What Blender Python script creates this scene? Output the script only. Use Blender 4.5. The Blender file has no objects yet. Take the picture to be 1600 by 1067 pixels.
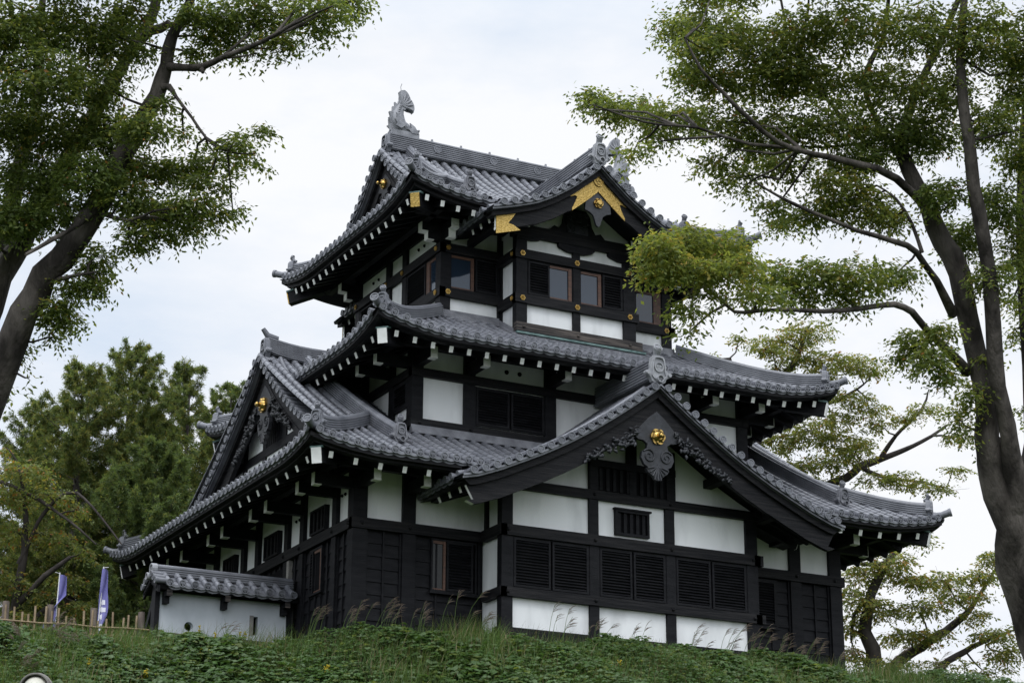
import bpy, math, random
import numpy as np
from mathutils import Vector
random.seed(7); rng = np.random.default_rng(7)
SC = bpy.context.scene; COL = SC.collection
rad = math.radians
# ---------------------------------------------------------------- camera
FPX = 3289.1356
CAMV = dict(cx=-25.3516, cy=-52.4927, cz=-14.3267, yaw=-27.6589, pit=18.6679, rol=0.222)
_y, _p, _r = rad(CAMV['yaw']), rad(CAMV['pit']), rad(CAMV['rol'])
FW = np.array([-math.sin(_y)*math.cos(_p), math.cos(_y)*math.cos(_p), math.sin(_p)])
_rt = np.array([math.cos(_y), math.sin(_y), 0.0]); _u = np.cross(_rt, FW)
RT = math.cos(_r)*_rt + math.sin(_r)*_u; UPV = -math.sin(_r)*_rt + math.cos(_r)*_u
CP = np.array([CAMV['cx'], CAMV['cy'], CAMV['cz']])
cam = bpy.data.cameras.new('camera'); camo = bpy.data.objects.new('camera', cam); COL.objects.link(camo)
from mathutils import Matrix
camo.matrix_world = Matrix(((RT[0], UPV[0], -FW[0], CP[0]), (RT[1], UPV[1], -FW[1], CP[1]), (RT[2], UPV[2], -FW[2], CP[2]), (0, 0, 0, 1)))
cam.sensor_width = 36.0; cam.lens = 36.0*FPX/1600.0; cam.clip_start = 0.5; cam.clip_end = 6000
SC.camera = camo
def at(px, py, d):            # a point seen at pixel (px, py) of the photo, d metres along the view
    return CP + FW*d + RT*((px-800)/FPX*d) - UPV*((py-533.5)/FPX*d)
# ---------------------------------------------------------------- world, sun
SC.view_settings.view_transform = 'Standard'; SC.view_settings.look = 'None'
SC.view_settings.exposure = 0.0; SC.view_settings.gamma = 1.0
SUN_EL, SUN_AZ = rad(52), rad(215)      # azimuth clockwise from +Y
w = bpy.data.worlds.new('World'); SC.world = w; w.use_nodes = True
nt = w.node_tree; nt.nodes.clear()
def N(t, **k):
    n = nt.nodes.new(t)
    for a, b in k.items(): setattr(n, a, b)
    return n
out = N('ShaderNodeOutputWorld'); bg = N('ShaderNodeBackground')
sky = N('ShaderNodeTexSky', sky_type='NISHITA'); sky.sun_disc = False
sky.sun_elevation = SUN_EL; sky.sun_rotation = SUN_AZ; sky.air_density = 1.2; sky.dust_density = 2.0
sk = N('ShaderNodeVectorMath', operation='SCALE'); sk.inputs['Scale'].default_value = 0.10
nt.links.new(sky.outputs[0], sk.inputs[0])
tc = N('ShaderNodeTexCoord')
mp = N('ShaderNodeMapping'); mp.inputs['Scale'].default_value = (1.0, 1.0, 2.6)
nt.links.new(tc.outputs['Generated'], mp.inputs[0])
nz = N('ShaderNodeTexNoise'); nz.inputs['Scale'].default_value = 3.2; nz.inputs['Detail'].default_value = 7; nz.inputs['Roughness'].default_value = 0.58
nt.links.new(mp.outputs[0], nz.inputs['Vector'])
nz2 = N('ShaderNodeTexNoise'); nz2.inputs['Scale'].default_value = 1.7; nz2.inputs['Detail'].default_value = 5
nt.links.new(mp.outputs[0], nz2.inputs['Vector'])
rp = N('ShaderNodeValToRGB'); rp.color_ramp.elements[0].position = 0.30; rp.color_ramp.elements[1].position = 0.52
rp.color_ramp.elements[0].color = (0.80, 0.80, 0.80, 1); rp.color_ramp.elements[1].color = (1, 1, 1, 1)
nt.links.new(nz2.outputs['Fac'], rp.inputs[0])
cr = N('ShaderNodeValToRGB'); cr.color_ramp.elements[0].position = 0.36; cr.color_ramp.elements[1].position = 0.60
cr.color_ramp.elements[0].color = (0.70, 0.795, 0.93, 1); cr.color_ramp.elements[1].color = (0.97, 0.985, 1.02, 1)
nt.links.new(nz.outputs['Fac'], cr.inputs[0])
sp = N('ShaderNodeSeparateXYZ'); nt.links.new(tc.outputs['Generated'], sp.inputs[0])
zen = N('ShaderNodeMapRange'); zen.inputs['From Min'].default_value = 0.45; zen.inputs['From Max'].default_value = 1.0
zen.inputs['To Min'].default_value = 1.0; zen.inputs['To Max'].default_value = 1.7
nt.links.new(sp.outputs['Z'], zen.inputs['Value'])
cs = N('ShaderNodeVectorMath', operation='SCALE'); nt.links.new(cr.outputs[0], cs.inputs[0]); nt.links.new(zen.outputs[0], cs.inputs['Scale'])
mx = N('ShaderNodeMix', data_type='RGBA'); nt.links.new(rp.outputs[0], mx.inputs['Factor'])
nt.links.new(sk.outputs[0], mx.inputs['A']); nt.links.new(cs.outputs[0], mx.inputs['B'])
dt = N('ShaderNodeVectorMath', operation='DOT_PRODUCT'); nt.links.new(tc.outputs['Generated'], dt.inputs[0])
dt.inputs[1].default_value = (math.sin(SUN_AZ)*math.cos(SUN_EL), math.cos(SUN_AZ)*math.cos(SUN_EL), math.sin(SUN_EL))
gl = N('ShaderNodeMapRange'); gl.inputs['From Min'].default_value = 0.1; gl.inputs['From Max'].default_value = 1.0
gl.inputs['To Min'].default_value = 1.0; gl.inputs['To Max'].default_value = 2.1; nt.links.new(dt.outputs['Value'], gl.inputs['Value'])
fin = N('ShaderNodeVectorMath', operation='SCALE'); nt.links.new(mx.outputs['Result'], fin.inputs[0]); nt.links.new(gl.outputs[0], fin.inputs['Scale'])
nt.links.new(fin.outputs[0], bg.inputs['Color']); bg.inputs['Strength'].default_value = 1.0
nt.links.new(bg.outputs[0], out.inputs[0])
sl = bpy.data.lights.new('sun', 'SUN'); sl.energy = 0.9; sl.angle = rad(22); sl.color = (1.0, 0.985, 0.965)
so = bpy.data.objects.new('sun', sl); COL.objects.link(so)
sd = Vector((math.sin(SUN_AZ)*math.cos(SUN_EL), math.cos(SUN_AZ)*math.cos(SUN_EL), math.sin(SUN_EL)))
so.rotation_euler = sd.to_track_quat('Z', 'Y').to_euler()
# ---------------------------------------------------------------- materials
def mat(name, col, rough=0.7, metal=0.0, col2=None, nscale=(3, 3, 3), detail=4, bump=0.0, bscale=(20, 20, 20), spec=0.5, lo=0.35, hi=0.65):
    m = bpy.data.materials.new(name); m.use_nodes = True; t = m.node_tree; b = t.nodes['Principled BSDF']
    b.inputs['Base Color'].default_value = (*col, 1); b.inputs['Roughness'].default_value = rough; b.inputs['Metallic'].default_value = metal
    b.inputs['Specular IOR Level'].default_value = spec
    tc = t.nodes.new('ShaderNodeTexCoord')
    if col2:
        mp = t.nodes.new('ShaderNodeMapping'); mp.inputs['Scale'].default_value = nscale; t.links.new(tc.outputs['Object'], mp.inputs[0])
        n = t.nodes.new('ShaderNodeTexNoise'); n.inputs['Scale'].default_value = 1; n.inputs['Detail'].default_value = detail; t.links.new(mp.outputs[0], n.inputs['Vector'])
        r = t.nodes.new('ShaderNodeValToRGB'); r.color_ramp.elements[0].position = lo; r.color_ramp.elements[1].position = hi
        r.color_ramp.elements[0].color = (*col, 1); r.color_ramp.elements[1].color = (*col2, 1)
        t.links.new(n.outputs['Fac'], r.inputs[0]); t.links.new(r.outputs[0], b.inputs['Base Color'])
    if bump:
        mp2 = t.nodes.new('ShaderNodeMapping'); mp2.inputs['Scale'].default_value = bscale; t.links.new(tc.outputs['Object'], mp2.inputs[0])
        n2 = t.nodes.new('ShaderNodeTexNoise'); n2.inputs['Scale'].default_value = 1; n2.inputs['Detail'].default_value = 5; t.links.new(mp2.outputs[0], n2.inputs['Vector'])
        bp = t.nodes.new('ShaderNodeBump'); bp.inputs['Strength'].default_value = bump; bp.inputs['Distance'].default_value = 0.03
        t.links.new(n2.outputs['Fac'], bp.inputs['Height']); t.links.new(bp.outputs[0], b.inputs['Normal'])
    return m
M = {}
M['tile'] = mat('roof_tile', (0.095, 0.099, 0.114), 0.36, col2=(0.175, 0.18, 0.20), nscale=(2.2, 2.2, 2.2), detail=7, bump=0.15, spec=0.5, lo=0.3, hi=0.7)
M['tile_light'] = mat('pale_tile', (0.19, 0.195, 0.21), 0.45, col2=(0.30, 0.305, 0.32), nscale=(4, 4, 4), detail=6, bump=0.2)
M['tile_dark'] = mat('dark_tile', (0.09, 0.092, 0.105), 0.5, col2=(0.18, 0.182, 0.20), nscale=(3, 3, 3), detail=6, bump=0.3)
M['wood'] = mat('black_wood', (0.0035, 0.0037, 0.0052), 0.6, col2=(0.013, 0.0130, 0.0150), nscale=(2.2, 2.2, 9), detail=8, bump=0.35, bscale=(6, 6, 60), spec=0.16, lo=0.35, hi=0.8)
M['woodx'] = mat('black_wood_beam', (0.004, 0.0042, 0.0055), 0.6, col2=(0.024, 0.0225, 0.023), nscale=(0.9, 0.9, 22), detail=9, bump=0.35, bscale=(4, 4, 60), spec=0.17, lo=0.42, hi=0.8)
M['old'] = mat('weathered_wood', (0.018, 0.016, 0.016), 0.75, col2=(0.11, 0.092, 0.08), nscale=(1.2, 1.2, 26), detail=9, bump=0.4, bscale=(5, 5, 60), spec=0.3, lo=0.42, hi=0.72)
M['carve'] = mat('carved_wood', (0.006, 0.007, 0.0095), 0.5, col2=(0.019, 0.021, 0.027), nscale=(5, 5, 5), detail=6, bump=0.3, bscale=(14, 14, 14))
M['carve_dark'] = mat('dark_carving', (0.005, 0.0055, 0.0075), 0.5, col2=(0.014, 0.015, 0.019), nscale=(5, 5, 5), detail=6, bump=0.3, bscale=(14, 14, 14))
M['tile_fish'] = mat('fish_tile', (0.14, 0.145, 0.16), 0.45, col2=(0.25, 0.255, 0.275), nscale=(5, 5, 5), detail=7, bump=0.3)
M['plaster'] = mat('white_plaster', (0.55, 0.56, 0.56), 0.9, col2=(0.72, 0.73, 0.73), nscale=(1.6, 1.6, 0.45), detail=9, bump=0.08, bscale=(9, 9, 9), spec=0.2, lo=0.28, hi=0.52)
M['paint'] = mat('white_paint', (0.70, 0.70, 0.67), 0.8, col2=(0.80, 0.80, 0.78), nscale=(5, 5, 5), spec=0.2)
M['gold'] = mat('gold_leaf', (0.50, 0.35, 0.12), 0.40, 1.0, col2=(0.33, 0.22, 0.06), nscale=(18, 18, 18), bump=0.8, bscale=(30, 30, 30))
M['gold2'] = mat('polished_gold', (0.50, 0.34, 0.11), 0.28, 1.0, col2=(0.33, 0.21, 0.06), nscale=(8, 8, 8))
M['copper'] = mat('green_copper', (0.055, 0.10, 0.095), 0.7, col2=(0.12, 0.19, 0.18), nscale=(6, 6, 6))
M['brown'] = mat('brown_wood', (0.05, 0.020, 0.010), 0.55, col2=(0.10, 0.042, 0.022), nscale=(3, 3, 20))
M['glass'] = mat('window_glass', (0.016, 0.026, 0.042), 0.04, spec=0.65)
M['glass_dim'] = mat('dim_glass', (0.02, 0.02, 0.018), 0.25, spec=0.25)
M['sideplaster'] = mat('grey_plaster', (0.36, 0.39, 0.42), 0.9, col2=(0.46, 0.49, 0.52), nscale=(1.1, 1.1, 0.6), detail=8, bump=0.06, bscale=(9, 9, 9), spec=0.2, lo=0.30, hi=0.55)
M['void'] = mat('dark_interior', (0.004, 0.004, 0.005), 0.9, spec=0.1)
M['bamboo'] = mat('bamboo', (0.16, 0.11, 0.06), 0.6, col2=(0.27, 0.20, 0.12), nscale=(8, 8, 3))
M['log'] = mat('log_post', (0.07, 0.055, 0.045), 0.85, col2=(0.15, 0.12, 0.10), nscale=(8, 8, 3), bump=0.4)
M['stone'] = mat('stone', (0.14, 0.135, 0.125), 0.9, col2=(0.24, 0.23, 0.21), nscale=(3, 3, 3), bump=0.5)
M['purple'] = mat('purple_cloth', (0.11, 0.105, 0.29), 0.8, col2=(0.19, 0.185, 0.42), nscale=(3, 3, 2))
M['whitecloth'] = mat('white_print', (0.62, 0.62, 0.68), 0.8)
M['pole'] = mat('white_pole', (0.6, 0.6, 0.6), 0.4)
M['lampmetal'] = mat('lamp_metal', (0.12, 0.115, 0.105), 0.55, col2=(0.2, 0.19, 0.17), nscale=(9, 9, 9))
M['lampglobe'] = mat('lamp_globe', (0.55, 0.54, 0.46), 0.35, col2=(0.62, 0.60, 0.52), nscale=(4, 4, 4))
M['bark'] = mat('bark', (0.022, 0.019, 0.017), 0.9, col2=(0.125, 0.110, 0.098), nscale=(4.2, 4.2, 2.0), detail=11, bump=1.0, bscale=(22, 22, 7), spec=0.15, lo=0.38, hi=0.72)
M['barkfar'] = mat('bark_far', (0.035, 0.03, 0.028), 0.9, col2=(0.07, 0.06, 0.055), nscale=(3, 3, 2), spec=0.2)
M['soil'] = mat('soil_grass', (0.022, 0.032, 0.012), 0.95, col2=(0.04, 0.06, 0.02), nscale=(1.5, 1.5, 1.5), detail=8, bump=0.6, bscale=(5, 5, 5), spec=0.1)
def leafmat(name, col, tr=0.35, rough=0.5):
    m = bpy.data.materials.new(name); m.use_nodes = True; t = m.node_tree; t.nodes.clear()
    o = t.nodes.new('ShaderNodeOutputMaterial'); b = t.nodes.new('ShaderNodeBsdfPrincipled')
    b.inputs['Base Color'].default_value = (*col, 1); b.inputs['Roughness'].default_value = rough; b.inputs['Specular IOR Level'].default_value = 0.3
    tl = t.nodes.new('ShaderNodeBsdfTranslucent'); tl.inputs['Color'].default_value = (min(col[0]*1.5, .5), min(col[1]*1.45, .5), col[2]*0.8, 1)
    n = t.nodes.new('ShaderNodeTexNoise'); n.inputs['Scale'].default_value = 1.3; n.inputs['Detail'].default_value = 3
    tc = t.nodes.new('ShaderNodeTexCoord'); t.links.new(tc.outputs['Object'], n.inputs['Vector'])
    hv = t.nodes.new('ShaderNodeHueSaturation'); hv.inputs['Color'].default_value = (*col, 1)
    mr = t.nodes.new('ShaderNodeMapRange'); mr.inputs['From Min'].default_value = 0.3; mr.inputs['From Max'].default_value = 0.7
    mr.inputs['To Min'].default_value = 0.75; mr.inputs['To Max'].default_value = 1.25
    t.links.new(n.outputs['Fac'], mr.inputs['Value']); t.links.new(mr.outputs[0], hv.inputs['Value']); t.links.new(hv.outputs[0], b.inputs['Base Color'])
    mxs = t.nodes.new('ShaderNodeMixShader'); mxs.inputs[0].default_value = tr
    t.links.new(b.outputs[0], mxs.inputs[1]); t.links.new(tl.outputs[0], mxs.inputs[2]); t.links.new(mxs.outputs[0], o.inputs[0])
    return m
LF = {k: leafmat('leaf_'+k, c, tr) for k, c, tr in [
    ('deep', (0.082, 0.120, 0.032), .5), ('mid', (0.140, 0.180, 0.052), .55), ('fresh', (0.205, 0.235, 0.064), .55), ('yellow', (0.27, 0.235, 0.06), .55),
    ('orange', (0.28, 0.14, 0.04), .45), ('larch', (0.088, 0.130, 0.050), .5), ('larch_mid', (0.145, 0.180, 0.064), .5), ('larch_gold', (0.215, 0.205, 0.066), .5),
    ('olive', (0.165, 0.180, 0.062), .5), ('kudzu', (0.062, 0.118, 0.032), .4), ('kudzu_pale', (0.105, 0.158, 0.070), .4), ('grass', (0.092, 0.145, 0.040), .4),
    ('grass_dry', (0.19, 0.155, 0.085), .3), ('plume', (0.19, 0.15, 0.118), .4), ('flower', (0.45, 0.34, 0.02), .3)]}
# ---------------------------------------------------------------- mesh builder
def tag(o, label=None, cat=None, group=None, kind=None):
    if label: o['label'] = label
    if cat: o['category'] = cat
    if group: o['group'] = group
    if kind: o['kind'] = kind
    return o
def empty(name, loc, label, cat, group=None):
    o = bpy.data.objects.new(name, None); COL.objects.link(o); o.location = loc; o.empty_display_size = 0.2
    return tag(o, label, cat, group)
def rootloc(o):
    while o.parent: o = o.parent
    return np.array(o.location)
class MB:
    def __init__(s): s.v = []; s.f = []; s.m = []; s.s = []
    def add(s, vs, fs, m=0, smooth=False):
        b = len(s.v); s.v.extend([tuple(map(float, q)) for q in vs])
        for f in fs: s.f.append(tuple(i+b for i in f)); s.m.append(m); s.s.append(smooth)
    def obox(s, c, ax, ay, az, m=0):
        c, ax, ay, az = map(np.asarray, (c, ax, ay, az))
        vs = [c+sx*ax+sy*ay+sz*az for sz in (-1, 1) for sy in (-1, 1) for sx in (-1, 1)]
        s.add(vs, [(0, 2, 3, 1), (4, 5, 7, 6), (0, 1, 5, 4), (2, 6, 7, 3), (0, 4, 6, 2), (1, 3, 7, 5)], m)
    def box(s, x0, x1, y0, y1, z0, z1, m=0):
        s.obox(((x0+x1)/2, (y0+y1)/2, (z0+z1)/2), ((x1-x0)/2, 0, 0), (0, (y1-y0)/2, 0), (0, 0, (z1-z0)/2), m)
    def bar(s, p, q, w, h, m=0):
        p, q = np.array(p, float), np.array(q, float); d = q-p; L = np.linalg.norm(d); d = d/L
        sd = np.cross(d, (0, 0, 1.0)); sd /= np.linalg.norm(sd); up = np.cross(sd, d)
        s.obox((p+q)/2, d*L/2, sd*w/2, up*h/2, m)
    def tube(s, pts, rs, n=7, m=0, smooth=True, cap=True, squash=None):
        pts = [np.array(p, float) for p in pts]; k = len(pts)
        if np.isscalar(rs): rs = [rs]*k
        vs = []; ref = None
        for i in range(k):
            t = pts[min(i+1, k-1)]-pts[max(i-1, 0)]; t /= (np.linalg.norm(t)+1e-9)
            if ref is None:
                ref = np.cross(t, (0, 0, 1.0)) if abs(t[2]) < .9 else np.cross(t, (0, 1.0, 0))
            a = ref-t*(ref@t); a /= (np.linalg.norm(a)+1e-9); ref = a; b = np.cross(t, a)
            for j in range(n):
                th = 2*math.pi*j/n; q = a*math.cos(th)*rs[i]+b*math.sin(th)*rs[i]
                if squash is not None: q = q*np.asarray(squash)
                vs.append(pts[i]+q)
        fs = [(i*n+j, i*n+(j+1) % n, (i+1)*n+(j+1) % n, (i+1)*n+j) for i in range(k-1) for j in range(n)]
        s.add(vs, fs, m, smooth)
        if cap: s.add(vs[:n], [tuple(range(n))[::-1]], m); s.add(vs[-n:], [tuple(range(n))], m)
    def sweep(s, path, sec, m=0, smooth=False, lat=None):
        path = [np.array(p, float) for p in path]; k = len(path); n = len(sec); vs = []
        for i in range(k):
            t = path[min(i+1, k-1)]-path[max(i-1, 0)]
            if lat is None:
                l = np.cross(t, (0, 0, 1.0)); l /= np.linalg.norm(l)
            else: l = np.asarray(lat)
            for u, v in sec: vs.append(path[i]+l*u+np.array((0, 0, v)))
        fs = [(i*n+j, i*n+(j+1) % n, (i+1)*n+(j+1) % n, (i+1)*n+j) for i in range(k-1) for j in range(n)]
        s.add(vs, fs, m, smooth)
        s.add(vs[:n], [tuple(range(n))[::-1]], m); s.add(vs[-n:], [tuple(range(n))], m)
    def prism(s, poly, fr, th0, th1, m=0, smooth=False):   # fr(u, v, d) -> point
        n = len(poly); a = [fr(u, v, th0) for u, v in poly]; b = [fr(u, v, th1) for u, v in poly]
        s.add(a, [tuple(range(n))], m); s.add(b, [tuple(range(n))[::-1]], m)
        s.add(a+b, [(i, i+n, (i+1) % n+n, (i+1) % n) for i in range(n)], m, smooth)
    def strip(s, A, B, m=0, smooth=False):
        n = len(A); s.add(list(A)+list(B), [(i, i+1, n+i+1, n+i) for i in range(n-1)], m, smooth)
    def grid(s, rows, m=0, smooth=True):
        n = len(rows[0]); vs = [p for r in rows for p in r]
        s.add(vs, [(i*n+j, i*n+j+1, (i+1)*n+j+1, (i+1)*n+j) for i in range(len(rows)-1) for j in range(n-1)], m, smooth)
    def disc_end(s, c, d, r, m=0, th=.05, n=14, boss=True):   # round tile end: rim, sunk face, three-lobed crest
        c = np.array(c, float); d = np.array(d, float); d /= np.linalg.norm(d)
        a = np.cross(d, (0, 0, 1.0)); a /= np.linalg.norm(a); b = np.cross(a, d)
        def ring(rr, o): return [c+d*o+a*math.cos(2*math.pi*i/n)*rr+b*math.sin(2*math.pi*i/n)*rr for i in range(n)]
        R = [ring(r, -th), ring(r, th*.5), ring(r*.78, th*.5), ring(r*.74, 0.0)]
        vs = [p for q in R for p in q]
        s.add(vs, [(i*n+j, i*n+(j+1) % n, (i+1)*n+(j+1) % n, (i+1)*n+j) for i in range(3) for j in range(n)]+[tuple(range(3*n, 4*n))], m)
        if boss:
            for q in range(3):
                th_ = 2*math.pi*q/3+.5; cc = c+a*math.cos(th_)*r*.36+b*math.sin(th_)*r*.36
                s.add([cc+d*.022+a*math.cos(t)*r*.26+b*math.sin(t)*r*.26 for t in np.linspace(0, 2*math.pi, 7)[:-1]], [tuple(range(6))], m)
    def build(s, name, mats, parent=None, label=None, cat=None, group=None, kind=None, origin=None):
        if not isinstance(mats, (list, tuple)): mats = [mats]
        off = rootloc(parent) if parent is not None else (np.array(origin) if origin is not None else np.zeros(3))
        me = bpy.data.meshes.new(name)
        V = np.array(s.v)-off
        me.from_pydata(V.tolist(), [], s.f)
        for q in mats: me.materials.append(q)
        me.polygons.foreach_set('material_index', s.m); me.polygons.foreach_set('use_smooth', s.s); me.update()
        o = bpy.data.objects.new(name, me); COL.objects.link(o)
        if parent is not None: o.parent = parent
        else: o.location = off
        return tag(o, label, cat, group, kind)
def quads_obj(name, V, F, mi, mats, parent=None, origin=None, smooth=False, **k):   # big numpy meshes
    off = rootloc(parent) if parent is not None else (np.array(origin) if origin is not None else np.zeros(3))
    V = (V-off).astype(np.float32); F = np.asarray(F, np.int32); n = F.shape[1]
    me = bpy.data.meshes.new(name); me.vertices.add(len(V)); me.vertices.foreach_set('co', V.ravel())
    me.loops.add(F.size); me.loops.foreach_set('vertex_index', F.ravel())
    me.polygons.add(len(F)); me.polygons.foreach_set('loop_start', np.arange(0, F.size, n, dtype=np.int32)); me.polygons.foreach_set('loop_total', np.full(len(F), n, np.int32))
    for q in mats: me.materials.append(q)
    me.polygons.foreach_set('material_index', np.asarray(mi, np.int32)); me.polygons.foreach_set('use_smooth', np.full(len(F), smooth))
    me.update(); me.validate()
    o = bpy.data.objects.new(name, me); COL.objects.link(o)
    if parent is not None: o.parent = parent
    else: o.location = off
    return tag(o, **k)
X3 = np.array((1.0, 0, 0)); Y3 = np.array((0, 1.0, 0)); Z3 = np.array((0, 0, 1.0))
#@@GROUND
# ---------------------------------------------------------------- ground
def crest(x): return np.interp(x, [-40, -13, -9, -6, -4, -1.5, 0, 40], [1.0, 1.0, .6, -.5, -2.4, -3.9, -4.4, -4.6])
def ground_z(x, y):
    d = crest(x)-y
    z = np.where(d < 0, -4.42, np.where(d < 1.2, -4.42-.30*d, -4.78-.62*(d-1.2)))
    return np.maximum(z, -16.0)
gx = np.concatenate([[-3000, -900, -300, -120], np.arange(-60, 61, .6), [120, 300, 900, 3000]])
gy = np.concatenate([[-3000, -900, -300, -120, -60], np.arange(-40, 20, .5), [30, 60, 200, 900, 3000]])
GX, GY = np.meshgrid(gx, gy); GZ = ground_z(GX, GY)
GZ = GZ+np.where((np.abs(GX) < 60) & (GY > -40) & (GY < 3), .10*np.sin(GX*1.3+GY*.7)*np.sin(GY*1.1-GX*.4)-.05, 0)
GV = np.stack([GX, GY, GZ], -1).reshape(-1, 3); nx = len(gx)
GF = [(j*nx+i, j*nx+i+1, (j+1)*nx+i+1, (j+1)*nx+i) for j in range(len(gy)-1) for i in range(nx-1)]
quads_obj('ground', GV, GF, np.zeros(len(GF), int), [M['soil']], smooth=True, kind='structure')
#@@CASTLE
# ---------------------------------------------------------------- castle
CAS = empty('castle_tower', (4.28, 4.03, -4.4), 'three-storey Japanese castle tower with black timber, white plaster and curved grey tiled roofs', 'castle tower')
FRONT = lambda y0: (lambda u, d, z: np.array((u, y0-d, z)))
BACK = lambda y0: (lambda u, d, z: np.array((u, y0+d, z)))
LEFT = lambda x0: (lambda u, d, z: np.array((x0-d, u, z)))
RIGHT = lambda x0: (lambda u, d, z: np.array((x0+d, u, z)))
def wbox(mb, F, u0, u1, d0, d1, z0, z1, m=0):
    c = F((u0+u1)/2, (d0+d1)/2, (z0+z1)/2); o = F(0, 0, 0)
    mb.obox(c, (F(1, 0, 0)-o)*(u1-u0)/2, (F(0, 1, 0)-o)*(d1-d0)/2, (0, 0, (z1-z0)/2), m)
def post(F, u0, u1, z0, z1, d=0.0, th=.2, m='wood', par=CAS):
    mb = MB(); wbox(mb, F, u0, u1, d-th, d, z0, z1); return mb.build('post', M[m], par)
def boss(mb, F, u, z, d, r=.055, m=0):
    c = F(u, d, z); n = F(0, 1, 0)-F(0, 0, 0); mb.tube([c, c+n*.03, c+n*.055], [r, r*.9, r*.45], 8, m)
def beam(F, u0, u1, z0, z1, d=.06, th=.2, m='woodx', bosses=(), par=CAS, name='beam'):
    mb = MB(); wbox(mb, F, u0, u1, d-th, d, z0, z1)
    for b in bosses: boss(mb, F, b, (z0+z1)/2, d)
    return mb.build(name, M[m], par)
def flower(F, u, z, d, r=.085):
    mb = MB(); pts = []
    for i in range(24):
        a = 2*math.pi*i/24; q = r*(.80+.20*abs(math.cos(3*a))); pts.append((u+q*math.cos(a), z+q*math.sin(a)))
    mb.prism(pts, lambda a, b, dd: F(a, dd, b), d, d+.025)
    c = F(u, d+.02, z); n = F(0, 1, 0)-F(0, 0, 0)
    for i in range(6):
        a = 2*math.pi*i/6; cc = F(u+r*.55*math.cos(a), d+.02, z+r*.55*math.sin(a)); mb.tube([cc, cc+n*.02, cc+n*.03], [r*.26, r*.22, r*.06], 6)
    mb.tube([c, c+n*.03, c+n*.05], [r*.28, r*.25, r*.1], 8)
    return mb.build('gold_fitting', M['gold2'], CAS)
def slats(mb, F, u0, u1, z0, z1, d, m=0, mid=None, fr=.06):   # louvred shutter
    wbox(mb, F, u0, u1, d-.05, d-.03, z0, z1, m)
    for a, b in ((u0, u0+fr), (u1-fr, u1)): wbox(mb, F, a, b, d-.03, d+.03, z0, z1, m)
    for a, b in ((z0, z0+fr), (z1-fr, z1)): wbox(mb, F, u0+fr, u1-fr, d-.028, d+.028, a, b, m)
    n = max(3, int((z1-z0-2*fr)/.078)); h = (z1-z0-2*fr)/n; o = F(0, 0, 0); nn = F(0, 1, 0)-o; uu = F(1, 0, 0)-o
    for i in range(n):
        c = F((u0+u1)/2, d, z0+fr+h*(i+.5)); mb.obox(c, uu*((u1-u0)/2-fr), nn*.022+np.array((0, 0, -.022)), np.array((0, 0, .006))+nn*.006, m)
def shutter(F, u0, u1, z0, z1, d, par):
    mb = MB(); slats(mb, F, u0, u1, z0, z1, d); return mb.build('shutter', M['wood'], par)
def pane(F, u0, u1, z0, z1, d, par, m='glass', name='pane'):
    mb = MB(); wbox(mb, F, u0, u1, d-.012, d, z0, z1); return mb.build(name, M[m], par)
def frame(F, u0, u1, z0, z1, d0, d1, w=.05, m='wood', par=CAS, name='window'):
    mb = MB()
    wbox(mb, F, u0, u0+w, d0, d1, z0, z1); wbox(mb, F, u1-w, u1, d0, d1, z0, z1)
    wbox(mb, F, u0+w, u1-w, d0, d1, z0, z0+w); wbox(mb, F, u0+w, u1-w, d0, d1, z1-w, z1)
    wbox(mb, F, u0+w, u1-w, d0, d0+.01, z0+w, z1-w, 1)
    return mb.build(name, [M[m], M['void']], par)
def glazed(F, u0, u1, z0, z1, d, par, post_side=1, fw=.11, pm='glass'):   # brown wood sash with one pane
    mb = MB(); w = .05
    a, b = (u1-fw, u1) if post_side > 0 else (u0, u0+fw)
    wbox(mb, F, a, b, d-.05, d+.02, z0, z1); wbox(mb, F, u0, u1, d-.05, d+.01, z1-.08, z1); wbox(mb, F, u0, u1, d-.05, d+.01, z0, z0+.04)
    sash = mb.build('sash', M['brown'], par)
    if post_side > 0: pane(F, u0, u1-fw, z0+.04, z1-.08, d-.02, par, pm)
    else: pane(F, u0+fw, u1, z0+.04, z1-.08, d-.02, par, pm)
def cladding(F, u0, u1, z0, z1, d, battens=.55, name='board_cladding'):
    mb = MB(); n = max(2, int(round((z1-z0)/.36))); h = (z1-z0)/n; o = F(0, 0, 0); nn = F(0, 1, 0)-o
    for i in range(n):
        a, b = z0+i*h, z0+(i+1)*h
        vs = [F(u0, d, b), F(u1, d, b), F(u1, d+.035, a), F(u0, d+.035, a), F(u1, d, a), F(u0, d, a)]
        mb.add(vs, [(0, 1, 2, 3), (3, 2, 4, 5)])
    k = max(1, int(round((u1-u0)/battens)))
    for i in range(k+1):
        u = u0+(u1-u0)*i/k; u = min(max(u, u0+.03), u1-.03); wbox(mb, F, u-.03, u+.03, d, d+.065, z0, z1)
    return mb.build(name, M['wood'], CAS)
# ---- plan of the storeys: outer faces
B1 = dict(x0=-3.70, x1=12.26, y0=-2.08, y1=10.15, xc=4.28)
B2 = dict(x0=-1.82, x1=9.37, y0=-1.60, y1=7.87, xc=3.775)
B3 = dict(x0=-.22, x1=7.77, y0=0.02, y1=6.31, xc=3.775)
def faces(B): return FRONT(B['y0']), LEFT(B['x0']), RIGHT(B['x1']), BACK(B['y1'])
def body(B, z0, z1, ins, m, name):
    mb = MB(); mb.box(B['x0']+ins, B['x1']-ins, B['y0']+ins, B['y1']-ins, z0, z1); return mb.build(name, M[m], CAS)
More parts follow.
